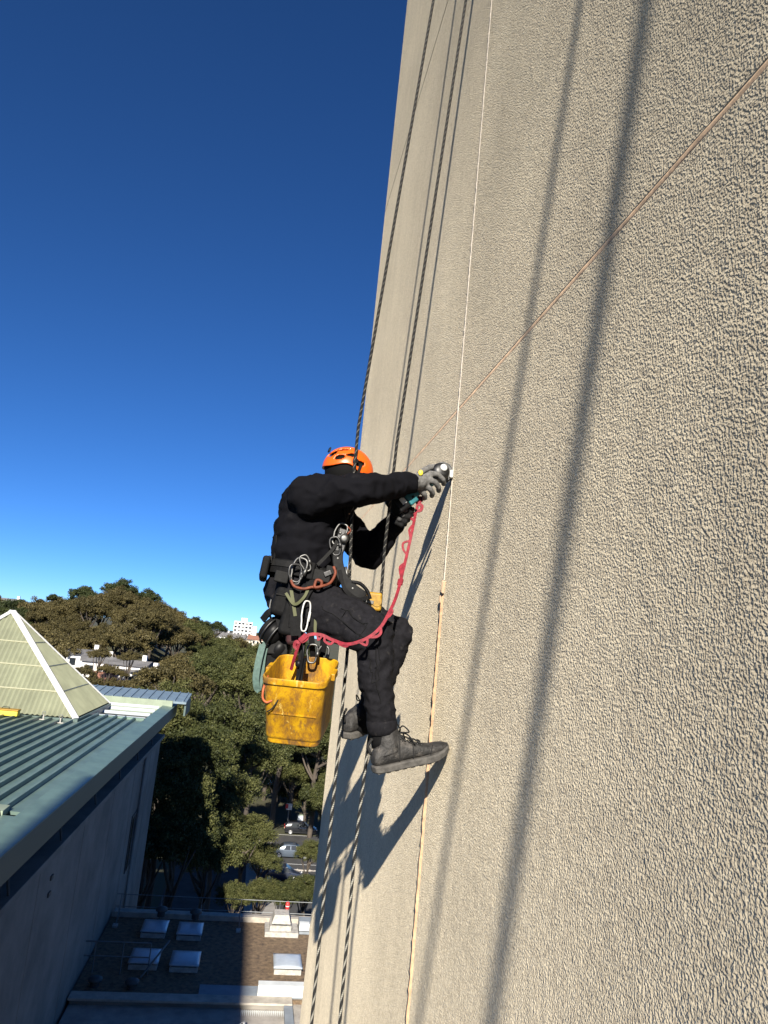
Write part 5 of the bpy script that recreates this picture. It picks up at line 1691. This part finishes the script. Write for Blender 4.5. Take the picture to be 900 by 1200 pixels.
def rrect(w, d, r, n=6):
    pts = []
    for (sx, sy, a0) in ((1, 1, 0), (-1, 1, 90), (-1, -1, 180), (1, -1, 270)):
        for k in range(n + 1):
            a = math.radians(a0 + 90 * k / n)
            pts.append((sx * (w / 2 - r) + r * math.cos(a), sy * (d / 2 - r) + r * math.sin(a)))
    return pts


def bucket_shell(levels):
    q = MB(); vs = []; fs = []; m = None
    for (w, d, r, z) in levels:
        pts = rrect(w, d, r); m = len(pts)
        vs += [bo + RB @ V(x, y, z) for x, y in pts]
    for i in range(len(levels) - 1):
        for k in range(m): fs.append((i * m + k, i * m + (k + 1) % m, (i + 1) * m + (k + 1) % m, (i + 1) * m + k))
    fs.append(tuple(range(m - 1, -1, -1))); fs.append(tuple((len(levels) - 1) * m + k for k in range(m)))
    return q.add(vs, fs)


bh = .274
body = build('bucket_body', bucket_shell([(.200, .235, .026, 0), (.206, .242, .028, .004), (.208, .244, .028, .022), (.216, .252, .030, .026), (.219, .256, .030, .034),
                                          (.227, .270, .032, .130), (.230, .273, .032, .133), (.238, .286, .034, bh - .028), (.254, .302, .040, bh - .026), (.258, .306, .042, bh - .008), (.254, .302, .040, bh), (.242, .290, .036, bh),
                                          (.234, .282, .032, bh - .03), (.214, .248, .028, .05), (.205, .235, .026, .032)]), 'bucket_yellow', BK, smooth=False, bevel=.0025)
for s_ in (-1, 1):
    q = MB(); q.box(bo + RB @ V(s_ * .131, 0, bh - .016), (.020, .07, .03), RB)
    build('handle_lug', q, 'bucket_yellow', BK, bevel=.005)
build('moulded_rib', MB().box(bo + RB @ V(.0, -.1375, .131), (.19, .004, .005), RB), 'bucket_yellow', BK)
# straps from the harness down into the bucket
for (pts, w, lab) in (([P(364, 735, 3.15), P(366, 760, 3.17), P(367, 775, 3.20), P(365, 800, 3.24), P(364, 815, 3.26)], .024, 'black webbing strap dropping into the middle of the bucket'),
                      ([P(378, 735, 3.20), P(379, 755, 3.22), P(375, 770, 3.24), P(371, 812, 3.27)], .028, 'black webbing strap against the far inner wall of the bucket'),
                      ([P(352, 745, 3.14), P(352, 765, 3.12), P(350, 785, 3.06), P(348, 800, 2.995), P(349, 812, 2.98)], .014, 'thin black strap passing over the near rim of the bucket')):
    sp_ = spline(pts, 6)
    tag(build('bucket_strap', MB().strap(sp_, w, .005, [V(0, -1, .15)] * len(sp_)), 'web_black'), lab, 'strap', 'straps holding the bucket')
pts = spline([P(357, 748, 3.10), P(355, 768, 3.08), P(351, 790, 3.0), P(347, 806, 2.975), P(349, 814, 2.975), P(352, 806, 2.98), P(354, 790, 3.01), P(358, 772, 3.08)], 7)
t = thing('looped_tool_cord', 'dark cord with knobbed end looped over the front rim of the bucket', 'cord', P(349, 816, 2.975))
build('cord', MB().tube(pts, .006, 8), 'plastic_black', t, smooth=True)
build('knob', MB().ell(P(349.5, 813, 2.97), (.015, .012, .011), None, 14, 10), 'plastic_black', t, smooth=True)
build('knot', MB().ell(P(350, 778, 3.05), (.014, .012, .016), None, 14, 10), 'plastic_black', t, smooth=True)
pts = spline([P(314, 792, 3.02), P(309, 806, 2.985), P(308, 818, 2.98), P(313, 823, 2.975), P(322, 818, 2.975), P(330, 807, 2.97), P(332, 797, 2.97)], 7)
tag(build('rim_cord', MB().tube(pts, .0045, 8), 'cord_orange', smooth=True), 'thin orange cord looped over the corner of the bucket rim', 'cord')
pts = spline([P(331, 803, 2.968), P(327, 818, 2.965), P(319, 830, 2.968), P(313, 834, 2.975)], 7)
tag(build('dark_cord', MB().tube(pts, .003, 6), 'lace_black', smooth=True), 'thin dark cord curving across the front of the bucket', 'cord')

# ------------------------------------------------------------------ ropes
RP = 3.3


def rope(name, segs_, m, lab, group, r=.0072):
    pts = []
    for i in range(len(segs_) - 1):
        a, b = Vector(segs_[i]), Vector(segs_[i + 1])
        n = max(2, int((b - a).length / .25))
        pts += [a.lerp(b, k / n) for k in range(n)]
    pts.append(Vector(segs_[-1]))
    return tag(build(name, MB().tube(pts, r, 8), m, smooth=True, loc=pts[-1]), lab, 'rope', group)


A1, A2 = P(508, 0, 3.33), P(420, 500, 3.27)
dA = (A1 - A2) / (A1.z - A2.z)
topA = A1 + dA * 4.9; topA.x = min(topA.x, WX - .01)
rope('climbing_rope', [topA, A1, A2, P(414, 560, 3.24), P(411, 640, 3.235), P(409, 690, 3.25), P(408, 712, 3.28)], 'rope_black', 'black flecked rope running up from the chest of the worker', 'ropes holding the worker')
rope('climbing_rope', [P(409, 735, 3.31), P(407, 765, 3.3), P(401, 830, 3.3), P(365, 1200, 3.3), P(365, 1200, 3.3) + V(0, 0, -8), ], 'rope_fleck', 'flecked rope tail hanging below the bucket nearest the tower corner', 'rope tails below the worker')
B1, B2 = P(546, 0, 3.33), P(465, 520, 3.30)
dB = (B1 - B2) / (B1.z - B2.z)
topB = B1 + dB * 2.9; topB.x = min(topB.x, WX - .01)
rope('climbing_rope', [topB + V(0, 0, 2), topB, B1, B2, P(451, 640, 3.29), P(447, 692, 3.29), P(444, 735, 3.33)], 'rope_black', 'black flecked backup rope passing behind the arm to the yellow tape', 'ropes holding the worker')
rope('climbing_rope', [P(440, 800, 3.34), P(432, 868, 3.32), P(416, 996, 3.3), P(398, 1200, 3.3), P(398, 1200, 3.3) + V(0, 0, -8)], 'rope_fleck', 'flecked rope tail hanging below the heel of the far boot', 'rope tails below the worker')
# the photographer's own pair of ropes, whose soft shadows cross the wall
kS = 5.8; kz = 3.12


def caster(p0, p1, Ys):
    out = []
    for (x, y) in (p0, p1):
        w = PX(x, y, WX); l = (w.y - Ys) / kS
        out.append(V(WX - l, Ys, w.z + kz * l))
    return out


for (p0, p1, Ys, lab) in (((680, 0), (490, 1200), -.25, 'black rope hanging beside the camera that throws the fainter soft shadow'), ((757, 0), (575, 1200), -.85, 'black rope pair beside the camera that throws the darker soft shadow')):
    a, b = caster(p0, p1, Ys)
    d = (a - b) / (a.z - b.z)
    tp = a + d * 3.2; tp.x = min(tp.x, WX - .012)
    bt_ = b - d * .7
    rope('photographer_rope', [tp, a, b, bt_, bt_ + V(0, 0, -9)], 'rope_black', lab, 'ropes of the photographer', r=.007 if Ys > -.5 else .0105)
